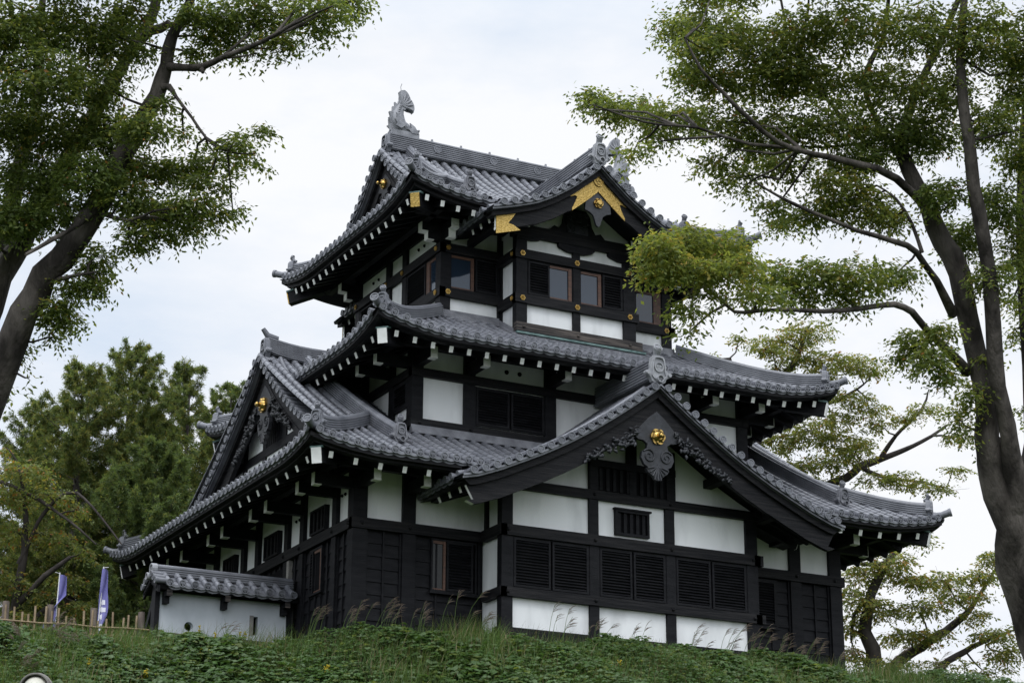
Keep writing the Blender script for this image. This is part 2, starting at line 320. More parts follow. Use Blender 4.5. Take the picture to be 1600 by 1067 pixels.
# storey 1
F1, L1, R1, K1 = faces(B1)
body(B1, -4.9, -.9, .14, 'wood', 'timber_wall'); body(B1, -.9, .95, .12, 'plaster', 'plaster_wall')
mi = lambda u: 2*B1['xc']-u
for a, b in ((-3.70, -3.28), (-2.23, -1.85)):
    post(F1, a, b, -4.9, .75); post(F1, mi(b), mi(a), -4.9, .75)
beam(F1, -3.755, .16, -1.07, -.78, d=.055, bosses=(-3.45, -2.04)); beam(F1, 8.4, mi(-3.78), -1.07, -.78, d=.055, bosses=(mi(-2.04), mi(-3.42)))
ly = [(-2.08, -1.72), (-.92, -.62), (1.42, 1.70), (2.60, 2.88), (4.92, 5.2), (6.1, 6.38), (8.5, 8.78), (9.8, 10.15)]
for i, (a, b) in enumerate(ly):
    if i: post(L1, a, b, -4.9, .75)
    else: post(L1, a+.2, b, -4.9, .75)
    if i in (0, 2, 4, 6, 7): post(R1, a+(.2 if i == 0 else 0), b, -4.9, .75); post(K1, -3.5+i*2.25, -3.2+i*2.25, -4.9, .75)
beam(L1, -2.13, 10.15, -1.07, -.78, d=.055, bosses=[(a+b)/2 for a, b in ly]); beam(R1, -2.13, 10.15, -1.07, -.78, d=.055); beam(K1, -3.7, 12.26, -1.07, -.78, d=.055)
for F, a, b in ((F1, -3.70, 12.26), (L1, -2.08, 10.15), (R1, -2.08, 10.15), (K1, -3.7, 12.26)): beam(F, a, b, .60, .82, d=.02)
cladding(F1, -3.28, -2.23, -4.9, -1.07, -.13); cladding(F1, -1.85, .14, -4.9, -1.07, -.13, .62)
cladding(F1, 8.43, 10.41, -4.9, -1.07, -.13, .62); cladding(F1, 10.79, 11.84, -4.9, -1.07, -.13)
for (a, b), (c, d) in zip(ly[:-1], ly[1:]): cladding(L1, b, c, -4.9, -1.07, -.13, .45)
cladding(R1, -1.7, 10.1, -4.9, -1.07, -.13, .6); cladding(K1, -3.3, 11.9, -4.9, -1.07, -.13, .6)
for zc, (u0, u1) in enumerate(((-.17, .90), (3.30, 4.42), (6.85, 7.85))):      # small barred windows of the left wall
    wd = frame(L1, u0, u1, -.72, -.02, -.12, .03, .06)
    mb = MB()
    for k in range(3): u = u0+.06+(u1-u0-.12)*(k+.75)/3.5; wbox(mb, L1, u, u+.12, -.09, -.01, -.66, -.08)
    mb.build('grille', M['wood'], wd)
wd = frame(L1, .05, .95, -2.42, -1.12, -.13, -.02, .06); glazed(L1, .1, .62, -2.36, -1.18, -.05, wd, -1, .09, 'void'); shutter(L1, .66, .9, -2.36, -1.18, -.04, wd)
mb = MB(); wbox(mb, L1, 2.42, 2.60, -.12, .0, -2.6, -1.08); mb.build('door_post', M['stone'], CAS)
mb = MB(); wbox(mb, L1, 2.95, 4.6, -.12, -.05, -3.2, -1.2); mb.build('doorway', M['void'], CAS)
wd = frame(F1, -1.36, .02, -2.55, -1.10, -.13, -.02, .05); glazed(F1, -1.31, -.92, -2.50, -1.15, -.05, wd, 1, .07, 'glass_dim'); shutter(F1, -.90, -.10, -2.50, -1.15, -.03, wd)
mb = MB(); wbox(mb, F1, -1.42, .06, -.02, .05, -2.62, -2.55); mb.build('window_sill', M['wood'], wd)
wd = frame(F1, 8.5, 9.92, -2.52, -1.10, -.13, -.02, .05); shutter(F1, 9.1, 9.86, -2.46, -1.15, -.03, wd)
mb = MB(); wbox(mb, F1, 8.5, 9.95, -.02, .04, -2.58, -2.52); mb.build('window_sill', M['wood'], wd)
# storey 1 front bay
BX0, BX1, BY = .14, 8.42, -3.30
FB, LB, RB = FRONT(BY), LEFT(BX0), RIGHT(BX1)
mb = MB(); mb.box(BX0+.12, BX1-.12, BY+.10, -1.9, -4.0, .32); mb.build('plaster_wall', M['plaster'], CAS)
for a, b in ((BX0, .48), (2.87, 3.16), (5.34, 5.63), (8.04, BX1)): post(FB, a, b, -4.3, .42, d=0, th=.26)
ba = [(BX0+BX0+.34)/2, 3.02, 5.49, 8.23]
beam(FB, BX0-.05, BX1+.16, -1.08, -.78, d=.06, bosses=ba); beam(FB, BX0-.05, BX1+.18, -2.75, -2.50, d=.06, bosses=ba)
beam(FB, BX0, BX1, .24, .50, d=.04, bosses=ba[1:3]); beam(FB, BX0-.1, BX1+.2, -4.3, -3.58, d=.03, th=.4)
beam(LB, -3.36, -2.2, -1.08, -.78, d=.06); beam(LB, -3.36, -2.2, -2.75, -2.50, d=.06); beam(LB, -3.3, -2.1, .22, .50, d=.04); beam(LB, -3.3, -2.0, -4.3, -3.66, d=.02, th=.3)
beam(RB, -3.36, -2.2, -1.08, -.78, d=.06); beam(RB, -3.36, -2.2, -2.75, -2.50, d=.06); post(LB, -2.33, -2.2, -.78, .24, d=-.02, th=.2)
mb = MB()
for a, b in ((.48, 2.87), (3.16, 5.34), (5.63, 8.04)):
    wd = frame(FB, a, b, -2.50, -1.08, -.10, -.02, .04); md = (a+b)/2
    shutter(FB, a+.04, md-.03, -2.46, -1.12, -.03, wd); shutter(FB, md+.03, b-.04, -2.46, -1.12, -.03, wd)
wd = frame(FB, 3.70, 4.80, -.68, .04, -.10, .02, .07)
mb = MB()
for k in range(5): u = 3.77+k*.2; wbox(mb, FB, u+.02, u+.12, -.08, -.03, -.61, -.03)
mb.build('grille', M['wood'], wd)
mb = MB(); wbox(mb, FB, 3.66, 4.86, -.08, .05, .04, .09); mb.build('window_sill', M['wood'], wd)
# storey 2
F2, L2, R2, K2 = faces(B2); m2 = lambda u: 2*B2['xc']-u
body(B2, .6, 4.75, .10, 'plaster', 'plaster_wall')
for a, b in ((-1.82, -1.47), (-.19, .16), (2.41, 2.77)): post(F2, a, b, 2.1, 4.7); post(F2, m2(b), m2(a), 2.1, 4.7)
beam(F2, -1.86, m2(-1.86), 2.10, 2.36, d=.06, bosses=(-1.6, .0, 2.55, m2(2.55), m2(0), m2(-1.6))); beam(F2, -1.85, m2(-1.85), 3.61, 3.85, d=.03)
for F, a, b in ((L2, -1.64, 7.9), (R2, -1.64, 7.9), (K2, -1.82, 9.37)): beam(F, a, b, 2.10, 2.36, d=.06); beam(F, a, b, 3.61, 3.85, d=.03)
for F, a, b in ((F2, -1.82, 9.37), (L2, -1.6, 7.87), (R2, -1.6, 7.87), (K2, -1.82, 9.37)): beam(F, a, b, 4.42, 4.70, d=.02)
for i, (a, b) in enumerate(((-1.40, -1.25), (-.30, -.02), (1.6, 1.9), (3.0, 3.3), (4.4, 4.7), (6.2, 6.5), (7.55, 7.87))): post(L2, a, b, 2.1, 4.7); post(R2, a, b, 2.1, 4.7)
for a, b in ((.16, 2.41), (m2(2.41), m2(.16))):
    wd = frame(F2, a, b, 2.42, 3.57, -.1, -.03, .04); md = (a+b)/2
    shutter(F2, a+.04, md-.03, 2.46, 3.53, -.04, wd); shutter(F2, md+.03, b-.04, 2.46, 3.53, -.04, wd)
wd = frame(L2, -1.25, -.30, 2.78, 3.57, -.1, .0, .05); shutter(L2, -1.2, -.35, 2.83, 3.52, -.03, wd)
mb = MB()
for u in (1.20, 1.62): boss(mb, F2, u, 4.16, -.10, .07)
mb.build('vent_hole', M['void'], CAS)
mb = MB()
for u in (-1.30, -1.08): boss(mb, L1, u, .02, -.11, .05)
for u in (1.95, 2.2): boss(mb, L1, u, .0, -.11, .05)
mb.build('vent_hole', M['void'], CAS)
# storey 3
F3, L3, R3, K3 = faces(B3); m3 = lambda u: 2*B3['xc']-u
body(B3, 5.3, 9.4, .10, 'plaster', 'plaster_wall')
for a, b in ((-.22, .11),): post(F3, a, b, 6.0, 9.2); post(F3, m3(b), m3(a), 6.0, 9.2)
post(F3, 1.70, 1.8, 6.0, 9.2); post(F3, 5.75, 5.88, 6.0, 9.2)
beam(F3, -.27, 1.8, 6.75, 7.03, d=.06); beam(F3, 5.7, m3(-.32), 6.75, 7.03, d=.06); beam(F3, -.27, 1.8, 8.14, 8.42, d=.06); beam(F3, 5.7, m3(-.32), 8.14, 8.42, d=.06)
ly3 = [(.22, .36), (2.45, 2.75), (3.66, 3.96), (5.95, 6.31)]
for i, (a, b) in enumerate(ly3): post(L3, a, b, 6.0, 9.2); post(R3, a, b, 6.0, 9.2)
for F in (L3, R3): beam(F, -.04, 6.34, 6.75, 7.03, d=.06); beam(F, -.04, 6.34, 8.14, 8.42, d=.06)
beam(K3, -.22, 7.77, 6.75, 7.03, d=.06); beam(K3, -.22, 7.77, 8.14, 8.42, d=.06)
for F, a, b in ((F3, -.22, 7.77), (L3, 0, 6.3), (R3, 0, 6.3), (K3, -.22, 7.77)): beam(F, a, b, 9.02, 9.3, d=.02)
for u in (.0, m3(.0)): flower(F3, u, 6.89, .06); flower(F3, u, 8.28, .06)
for u in (.22, 2.60, 3.81, 6.12): flower(L3, u, 8.28, .06)
flower(L3, .22, 6.89, .06); flower(L3, 2.6, 6.89, .06)
wd = frame(F3, .11, 1.72, 7.03, 8.14, -.1, -.03, .04); glazed(F3, .15, .90, 7.07, 8.10, -.05, wd, 1, .1); shutter(F3, .94, 1.68, 7.07, 8.10, -.03, wd)
wd = frame(F3, 5.88, 7.44, 7.03, 8.14, -.1, -.03, .04); shutter(F3, 5.92, 6.50, 7.07, 8.1, -.03, wd); glazed(F3, 6.52, 7.40, 7.07, 8.10, -.05, wd, 1, .26)
wd = frame(L3, .36, 2.45, 7.03, 8.14, -.1, -.03, .04); glazed(L3, .4, 1.05, 7.07, 8.10, -.05, wd, 1, .22); shutter(L3, 1.08, 2.40, 7.07, 8.10, -.03, wd)
wd = frame(L3, 3.96, 5.95, 7.03, 8.14, -.1, -.03, .04); shutter(L3, 4.0, 5.9, 7.07, 8.10, -.03, wd)
mb = MB()
for u in (1.35, 1.75, 4.7, 5.1): boss(mb, L3, u, 8.78, -.10, .055)
mb.build('vent_hole', M['void'], CAS)
# storey 3 front bay
CX0, CX1, CY = 1.72, 5.80, -1.10
FC, LC, RC = FRONT(CY), LEFT(CX0), RIGHT(CX1)
mb = MB(); mb.box(CX0+.1, CX1-.1, CY+.1, .2, 5.2, 8.95); mb.build('plaster_wall', M['plaster'], CAS)
for a, b in ((CX0, 2.08), (3.64, 3.88), (5.38, CX1)): post(FC, a, b, 5.6, 8.85, th=.24)
beam(FC, CX0-.06, CX1+.08, 6.53, 6.81, d=.06); beam(FC, CX0-.06, CX1+.08, 7.93, 8.21, d=.06); beam(FC, CX0-.06, CX1+.14, 5.62, 5.88, d=.14, m='old', bosses=(1.9, 3.72, 5.5))
mb = MB(); wbox(mb, FC, CX0-.1, CX1+.2, .16, .24, 5.5, 5.56); mb.build('flashing', M['copper'], CAS)
beam(LC, -1.15, .02, 6.53, 6.81, d=.06); beam(LC, -1.15, .02, 7.93, 8.21, d=.06); beam(RC, -1.15, .02, 6.53, 6.81, d=.06); beam(RC, -1.15, .02, 7.93, 8.21, d=.06); post(LC, -.06, 0.0, 5.6, 8.8, d=-.04)
beam(FC, CX0-.1, CX1+.1, 8.64, 9.0, d=.05, th=.3)
for u in (1.90, 3.74, 5.56): flower(FC, u, 6.67, .06); flower(FC, u, 8.07, .06)
flower(LC, -.95, 6.67, .06); flower(LC, -.95, 8.07, .06)
wd = frame(FC, 2.08, 3.64, 6.81, 7.93, -.1, -.03, .04); shutter(FC, 2.12, 2.84, 6.85, 7.89, -.03, wd); glazed(FC, 2.87, 3.60, 6.85, 7.89, -.05, wd, 1, .11)
wd = frame(FC, 3.88, 5.38, 6.81, 7.93, -.1, -.03, .04); glazed(FC, 3.92, 4.62, 6.85, 7.89, -.05, wd, 1, .11); shutter(FC, 4.66, 5.34, 6.85, 7.89, -.03, wd)
for uc, hw, dp in ((1.98, .55, .12), (3.76, .62, .26), (5.54, .68, .26)):      # curved bracket arms under the tie beam
    mb = MB(); pts = [(uc+hw*a, 8.66-dp*b) for a, b in ((-1, 0), (-1, .42), (-.9, .62), (-.5, .95), (-.2, 1), (.2, 1), (.5, .95), (.9, .62), (1, .42), (1, 0))]
    pts = [(min(max(a, CX0), CX1), b) for a, b in pts]
    mb.prism(pts, lambda a, b, d: FC(a, d, b), -.1, .03); mb.build('bracket', M['wood'], CAS)
# ---------------------------------------------------------------- roofs
def prof_fn(a, b): return lambda t: a*t+b*t*t
class Hip:
    def __init__(s, xl, xr, y0, y1, ze, a, b, L, D): s.xl, s.xr, s.y0, s.y1, s.ze, s.p, s.L, s.D = xl, xr, y0, y1, ze, prof_fn(a, b), L, D
    def lift(s, d, t): return s.L*max(0, 1-d/s.D)**2*max(0, 1-t/3.6)**2
    def P(s, side, u, t):
        if side in 'FB': d = min(u-s.xl, s.xr-u)
        else: d = min(u-s.y0, s.y1-u)
        z = s.ze+s.p(t)+s.lift(max(d, 0), t)
        return {'F': (u, s.y0+t, z), 'B': (u, s.y1-t, z), 'L': (s.xl+t, u, z), 'R': (s.xr-t, u, z)}[side]
    def span(s, side): return (s.xl, s.xr) if side in 'FB' else (s.y0, s.y1)
DIR = {'F': (X3, Y3), 'B': (X3, -Y3), 'L': (Y3, X3), 'R': (Y3, -X3)}
def tiles(mb, P, e, n, cols, t0f, t1f, r=.098, course=.29, disc=True, eave=True):
    e, n = np.array(e), np.array(n); pan = []
    th = np.linspace(-.15, math.pi+.15, 7)
    for s in cols:
        t0, t1 = t0f(s), t1f(s)
        if t1-t0 < .12: continue
        k = max(1, int(math.ceil((t1-t0)/course))); ts = np.linspace(t0, t1, k+1)
        pts = [np.array(P(s, t)) for t in ts]; vs = []; fs = []
        for i in range(k):
            sl = pts[i+1]-pts[i]; nn = np.array((0, 0, 1.0))*np.linalg.norm(sl@n)-n*sl[2]; nn /= np.linalg.norm(nn)
            for q, rr in ((pts[i], r), (pts[i+1], r*.90)):
                for a in th: vs.append(q+e*math.cos(a)*rr+nn*math.sin(a)*rr)
            b = i*14; fs += [(b+j, b+j+1, b+7+j+1, b+7+j) for j in range(6)]
        mb.add(vs, fs, 0, True)
        if disc and t0 < .02: mb.disc_end(pts[0]-n*.02+np.array((0, 0, .01)), -n, r*1.12)
    for s, s2 in zip(cols[:-1], cols[1:]):
        mid = (s+s2)/2; t0, t1 = t0f(mid), t1f(mid)
        if t1-t0 < .12: continue
        k = max(1, int(math.ceil((t1-t0)/course))); ts = np.linspace(t0, t1, k+1); rows = []
        for i in range(k):
            for t, up in ((ts[i], .035), (ts[i+1], .0)):
                row = []
                for u in (0, .22, .5, .78, 1): row.append(np.array(P(s+(s2-s)*u, t))+np.array((0, 0, -.02-.055*(1-(2*u-1)**2)+up)))
                rows.append(row)
        mb.grid(rows, 0, False)
        if eave and t0 < .02:
            for off, dz in ((-.02, 0.0), (.05, -.055)):
                top = [p+n*off+np.array((0, 0, dz)) for p in rows[0]]; mb.strip(top, [p+np.array((0, 0, -.075)) for p in top])
                mb.strip([p+np.array((0, 0, -.075)) for p in top], [p+n*.12+np.array((0, 0, -.06)) for p in top])
def cols_for(a, b, c, sp): 
    k0 = int(math.ceil((a-c)/sp)); k1 = int(math.floor((b-c)/sp)); return [c+i*sp for i in range(k0, k1+1)]
def deck(mb, P, us, t0f, t1f, dz, m, nt=6):
    rows = []
    for u in us: rows.append([np.array(P(u, t))+np.array((0, 0, dz)) for t in np.linspace(t0f(u), max(t1f(u), t0f(u)+.01), nt)])
    mb.grid(rows, m, False)
def ridge_sec(wd, h, layers, cap=.09):
    L = []; 
    for i in range(layers):
        f = wd/2*(1-.22*i/max(1, layers-1)); z0 = h*i/layers; z1 = h*(i+1)/layers
        L += [(f-.025, z0), (f-.025, z0+(z1-z0)*.35), (f+.012, z0+(z1-z0)*.42), (f+.012, z1-.002)]
    capp = [(cap*math.cos(a)*1.05, h+cap*math.sin(a)) for a in np.linspace(0, math.pi, 7)]
    return L+capp+[(-u, z) for u, z in L[::-1]]
def ridge(path, wd, h, layers, par, cap=.09, name='ridge', knobs=0):
    mb = MB(); mb.sweep(path, ridge_sec(wd, h, layers, cap))
    if knobs:
        path = [np.array(p) for p in path]; L = np.cumsum([0]+[np.linalg.norm(b-a) for a, b in zip(path[:-1], path[1:])])
        for s in np.arange(.5, L[-1], knobs):
            p = np.array([np.interp(s, L, [q[k] for q in path]) for k in range(3)]); mb.tube([p+Z3*(h+cap*.8), p+Z3*(h+cap+.07)], [.05, .035], 6)
    return mb.build(name, M['tile_ridge'] if 'tile_ridge' in M else M['tile'], par)
def oni(pos, d, sc, par, emblem=True, horn=1.0, dark=False):
    d = np.array(d, float); d /= np.linalg.norm(d); a = np.cross(Z3, d); pos = np.array(pos, float)
    fr = lambda u, v, t: pos+a*u*sc+Z3*v*sc+d*t
    mb = MB()
    half = [(0, .98), (.20, .96), (.30, .86), (.34, .62), (.36, .40), (.46, .30), (.56, .30), (.60, .20), (.54, .10), (.42, .08), (.36, .0), (.30, -.14), (.16, -.20), (.10, -.05)]
    poly = half+[(-u, v) for u, v in half[::-1][:-1]]; poly = [p for i, p in enumerate(poly) if i == 0 or p != poly[i-1]]
    mb.prism(poly, fr, -.09, .05)
    inner = [(0, .86), (.16, .84), (.22, .74), (.25, .5), (.26, .3), (.3, .12), (.2, .0), (-.2, .0), (-.3, .12), (-.26, .3), (-.25, .5), (-.22, .74), (-.16, .84)]
    rim = [(u*1.14, .43+(v-.43)*1.1) for u, v in inner]
    n = len(inner)
    for i in range(n):
        j = (i+1) % n; A, B, C_, D = fr(*inner[i], .05), fr(*inner[j], .05), fr(*rim[j], .05), fr(*rim[i], .05)
        up = d*.05; mb.add([A+up, B+up, C_+up, D+up, A, B, C_, D], [(0, 1, 2, 3), (0, 4, 5, 1), (3, 2, 6, 7)])
    for s_ in (-1, 1):   # scroll feet
        c = fr(s_*.50, .19, .03); mb.tube([c-d*.08, c+d*.07], [.10*sc, .08*sc], 9)
    if emblem: mb.disc_end(fr(0, .47, .06), d, .21*sc, th=.08, n=18)
    if horn:
        b = fr(0, .95, -.05); mb.tube([b-d*.25*sc, b+Z3*.06*sc, b+d*.12*sc+Z3*.34*sc], [.10*sc, .15*sc, .17*sc], 10)
        mb.disc_end(b+d*.12*sc+Z3*.35*sc, d+Z3*.5, .20*sc, th=.04)
    mb.disc_end(fr(0, -.04, .09), d, .16*sc, th=.18)
    return mb.build('ridge_end_tile', M['tile_dark'] if dark else M['tile_light'] if sc > .57 else M['tile'], par)
def rafter_set(R, side, par, o, dz, run, us, slope, w=.115, h=.17):
    e, n = DIR[side]
    for u in us:
        d = min(u-R.span(side)[0], R.span(side)[1]-u); L = run
        z0 = dz+R.L*max(0, 1-d/R.D)**2*.85; tmax = min(L, max(.35, d-.30)); 
        p = np.array(R.P(side, u, o)); p[2] = R.ze+z0
        q = p+n*(tmax-o)+Z3*(slope*(tmax-o)-(z0-dz)*min(1, (tmax-o)/2.2))
        mb = MB(); mb.bar(p, q, w, h, 0); dd = (q-p)/np.linalg.norm(q-p); mb.bar(p-dd*.012, p, w*1.02, h*1.02, 1)
        mb.build('rafter', [M['wood'], M['paint']], par)
def eave_boards(R, side, par, o, dz, run, slope, a=None, b=None, gap=None):
    e, n = DIR[side]; lo, hi = R.span(side); lo = lo if a is None else a; hi = hi if b is None else b
    us = [u for u in np.linspace(lo+.0, hi-.0, 61)]
    if gap:
        eave_boards(R, side, par, o, dz, run, slope, lo, gap[0]); eave_boards(R, side, par, o, dz, run, slope, gap[1], hi); return
    mb = MB()
    def pt(u, t, z):
        d = min(u-R.span(side)[0], R.span(side)[1]-u); uu = u
        if d < t: uu = u+(t-d)*(1 if u-R.span(side)[0] < R.span(side)[1]-u else -1)
        p = np.array(R.P(side, uu, t)); p[2] = R.ze+z+R.L*max(0, 1-max(d, 0)/R.D)**2; return p
    secs = [(.07, -.10), (.07, -.23), (.22, -.24), (.22, dz+h_raf), (o+.05, dz+h_raf-.005)]
    for (t0, z0), (t1, z1) in zip(secs[:-1], secs[1:]):
        mb.strip([pt(u, t0, z0) for u in us], [pt(u, t1, z1) for u in us])
    mb.strip([pt(u, o+.05, dz+h_raf-.005) for u in us], [pt(u, run, dz+h_raf+slope*(run-o)) for u in us])
    mb.build('eave_board', M['woodx'], par)
h_raf = .10
def hip_rafter(R, corner, par, o, dz, run, end_mat, wall):
    sx, sy = corner; x = R.xl if sx < 0 else R.xr; y = R.y0 if sy < 0 else R.y1
    d = np.array((-sx, -sy, 0))/math.sqrt(2); tip = np.array((x, y, 0))+d*(o*.98)*math.sqrt(2); tip[2] = R.ze+dz+.06
    e = np.array((x, y, 0))+d*run*math.sqrt(2); e[2] = R.ze+dz+.42*run-.12
    mid = (tip+e)/2; mid[2] -= .06
    mb = MB(); mb.bar(tip, mid, .26, .40, 0); mb.bar(mid, e, .255, .395, 0); dd = (mid-tip)/np.linalg.norm(mid-tip)
    mb.bar(tip-dd*.03, tip, .27, .41, 1); mb.bar(tip-dd*.07+Z3*.23, tip+dd*.20+Z3*.23, .34, .05, 2)
    mb.build('hip_rafter', [M['wood'], M[end_mat], M['copper']], par)
def arm(F, u, zt, ln, par, h=.31, w=.20, step=False):
    mb = MB(); wbox(mb, F, u-w/2, u+w/2, -.05, ln-.16, zt-h, zt); wbox(mb, F, u-w/2, u+w/2, ln-.16, ln, zt-h, zt)
    wbox(mb, F, u-w/2-.004, u+w/2+.004, ln, ln+.014, zt-h*1.0, zt, 1); wbox(mb, F, u-w/2-.004, u+w/2+.004, ln-.20, ln+.014, zt-h-.03, zt-h-.002, 1)
    mb.build('eave_bracket', [M['wood'], M['paint']], par)
def purlin(F, a, b, zt, ln, par, h=.2):
    mb = MB(); wbox(mb, F, a, b, ln-.30, ln-.10, zt, zt+h); mb.build('purlin', M['woodx'], par)
def hip_ridge(R, corner, tend, par, t0=.36, wd=.30, h=.32, layers=5, sc=.44):
    sx, sy = corner; x = R.xl if sx < 0 else R.xr; y = R.y0 if sy < 0 else R.y1; pth = []
    for t in np.linspace(t0, tend, 9):
        z = R.ze+R.p(t)+R.lift(t, t); pth.append((x-sx*t, y-sy*t, z+.02))
    ridge(pth, wd, h, layers, par, name='hip_ridge')
    p = np.array(pth[0]); d = np.array((sx, sy, 0))/math.sqrt(2)
    oni(p+d*.06+Z3*.06, d, sc, par)
    mb = MB(); c = np.array((x, y, R.ze+R.L+.03)); mb.tube([c-d*.9+Z3*.0, c-d*.1+Z3*.02, c+d*.16+Z3*.10], [.10, .105, .11], 10); mb.disc_end(c+d*.17+Z3*.10, d+Z3*.25, .125); mb.build('corner_tile', M['tile'], par)
# gables: fr(dx, z, out)
def gable_set(par, fr, zf, W, out0=0.0, board=(.26, .52), wallout=-.9, gegyo=1.0, gold=False, carve=False, endpaint='paint', rollback=.50, tile_sp=.36, slant=0, boardth=.10, goldends=False, boss_d=.0, bossr=.17, crown=True):
    zz = lambda dx: zf(abs(dx))
    # rake tiles
    mb = MB(); dxs = [.0]; x = .22; pos = []
    while x < W:
        pos += [x, -x]; m = (zz(x+.02)-zz(x-.02))/.04; x += tile_sp/math.sqrt(1+m*m)
    o = fr(0, 0, 0); OUT = fr(0, 0, 1)-o
    for x in pos:
        c = fr(x, zz(x), out0); L = .52; th = np.linspace(-.3, math.pi+.3, 7); ax = fr(1, 0, 0)-o; vs = []
        for k, (dd, rr) in enumerate(((.07, .098), (-.22, .09), (-.22, .098), (-L, .09))):
            for a in th: vs.append(c+OUT*dd+ax*math.cos(a)*rr+Z3*math.sin(a)*rr)
        mb.add(vs, [(k*7+j, k*7+j+1, k*7+8+j, k*7+7+j) for k in (0, 2) for j in range(6)], 0, True)
        mb.disc_end(c+OUT*.09, OUT, .112)
    xs = np.linspace(-W, W, 81)
    for off, dz in ((.05, -.06), (.0, -.12)):
        top = [fr(x, zz(x)+dz, out0+off) for x in xs]; mb.strip(top, [p-Z3*.06 for p in top]); mb.strip([p-Z3*.0 for p in top], [fr(x, zz(x)+dz+.015, out0-.5) for x in xs])
    mb.strip([fr(x, zz(x)-.18, out0-.06) for x in xs], [fr(x, zz(x)-.16, out0-.5) for x in xs])
    mb.build('rake_tile', M['tile'], par)
    for sg in (-1, 1):
        mb = MB(); path = [fr(sg*x, zz(x)+.06, out0-rollback-.05) for x in np.linspace(.15, W-.12, 24)]
        mb.tube(path, .085, 8, 0); mb.build('rake_roll', M['tile'], par)
    # boards
    t1, t2 = board
    for sg in (-1, 1):
        X = np.linspace(0.0, W, 30); mb = MB()
        def band(x0, x1, za, zb, oa, ob, m=0, endm=None):
            X = np.linspace(x0, x1, 30)
            A = [fr(sg*x, zz(x)+za, oa) for x in X]; XB_ = [x*(1-slant/x1) for x in X]; B = [fr(sg*x, zz(x)+zb(x), oa) for x in XB_]; A2 = [fr(sg*x, zz(x)+za, ob) for x in X]; B2_ = [fr(sg*x, zz(x)+zb(x), ob) for x in XB_]
            mb.strip(A, B, m); mb.strip(A2, B2_, m); mb.strip(A, A2, m); mb.strip(B, B2_, m)
            mb.add([A[-1], B[-1], B2_[-1], A2[-1]], [(0, 1, 2, 3)], m if endm is None else endm)
        k = lambda x: math.sqrt(1+((zz(x+.05)-zz(max(x-.05, 0)))/(.1 if x > .05 else .05+x))**2)
        band(0, W-.06, -.14, lambda x: -.16-t1*min(k(x), 1.35), out0-.13, out0-.5)
        band(0, W-.22, -.14-t1, lambda x: -.14-t1-t2*.80*min(k(x), 1.35), out0-.24, out0-.24-boardth, endm=1)
        band(0, W-.22, -.14-t1-t2*.72*1.1, lambda x: -.14-t1-t2*min(k(x), 1.35), out0-.215, out0-.26-boardth, endm=1)
        mb.build('bargeboard', [M['woodx'], M[endpaint]], par)
    # soffit
    mb = MB(); mb.strip([fr(x, zz(x)-.24, out0-.2) for x in xs], [fr(x, zz(x)-.24, wallout-.3) for x in xs]); mb.build('gable_soffit', M['wood'], par)
# ---- the three storey roofs
SPC = .355
def storey_roof(gap, R, sides, t1s, o, dz, run, slope, sp_raf, end_mat, hipend, hip_tend, t0F=None, corners=((-1, -1), (1, -1), (-1, 1), (1, 1)), raf_sides=('F', 'L', 'R'), gapsides='F'):
    mb = MB()
    for sd in sides:
        e, n = DIR[sd]; lo, hi = R.span(sd); c = (lo+hi)/2
        hipd = lambda u: min(u-lo, hi-u)
        t1f = (lambda sd: lambda u: t1s[sd](u, min(u-R.span(sd)[0], R.span(sd)[1]-u)))(sd)
        t0f = (lambda u: t0F(u)) if (sd == 'F' and t0F) else (lambda u: 0.0)
        cl = cols_for(lo+.12, hi-.12, c, SPC)
        tiles(mb, lambda u, t, sd=sd: R.P(sd, u, t), e, n, cl, t0f, t1f)
        us = np.linspace(lo+.02, hi-.02, 90); deck(mb, lambda u, t, sd=sd: R.P(sd, u, t), us, t0f, lambda u: max(t1f(u), t0f(u)), -.085, 1)
    roof = mb.build('roof', [M['tile'], M['wood']], CAS)
    for sd in sides: eave_boards(R, sd, roof, o, dz, run, slope, gap=gap if sd in gapsides else None)
    cnt = 0
    for sd in raf_sides:
        lo, hi = R.span(sd); us = [u for u in cols_for(lo+o+.25, hi-o-.25, (lo+hi)/2+sp_raf/2, sp_raf) if not (gap and sd in gapsides and gap[0] < u < gap[1])]
        rafter_set(R, sd, roof, o, dz, run, us, slope)
    for c in corners:
        hip_rafter(R, c, roof, o, dz, run, end_mat, None)
        if hip_tend: hip_ridge(R, c, hip_tend, roof)
    return roof
# roof 1
R1_ = Hip(-5.94, 14.50, -4.33, 12.39, .53, .47, .0135, .34, 2.4)
YR1 = 4.03; G1 = -4.25; G1R = 2*4.28-G1
zpor = lambda dx: float(np.interp(abs(dx), [0, .2, .51, .81, 1.11, 1.41, 1.72, 2.03, 2.34, 2.65, 2.97, 3.29, 3.61, 3.95, 4.28, 4.6, 4.93, 5.28, 5.63, 6.1], [3.40, 3.24, 3.01, 2.785, 2.57, 2.36, 2.155, 1.945, 1.75, 1.56, 1.375, 1.205, 1.035, .875, .72, .575, .42, .285, .155, .05]))
def t1_1F(u, d):
    if u < G1 or u > G1R: return d
    if u < B2['x0']-.02 or u > B2['x1']+.02: return 8.36
    return 2.62
def t1_1B(u, d):
    if u < G1 or u > G1R: return d
    if u < B2['x0']-.02 or u > B2['x1']+.02: return 8.36
    return 4.45
def t0_1F(u):
    dx = abs(u-4.28)
    if dx > 5.95: return 0.0
    zp = zpor(dx); t = 0.0
    while .53+R1_.p(t) < zp-.02 and t < 2.6: t += .05
    return t
roof1 = storey_roof((-1.55, 10.1), R1_, 'FLRB', dict(F=t1_1F, B=t1_1B, L=lambda u, d: min(d, 2.25), R=lambda u, d: min(d, 2.25)), .38, -.39, 2.25, .42, .70, 'paint', None, None, t0F=t0_1F)
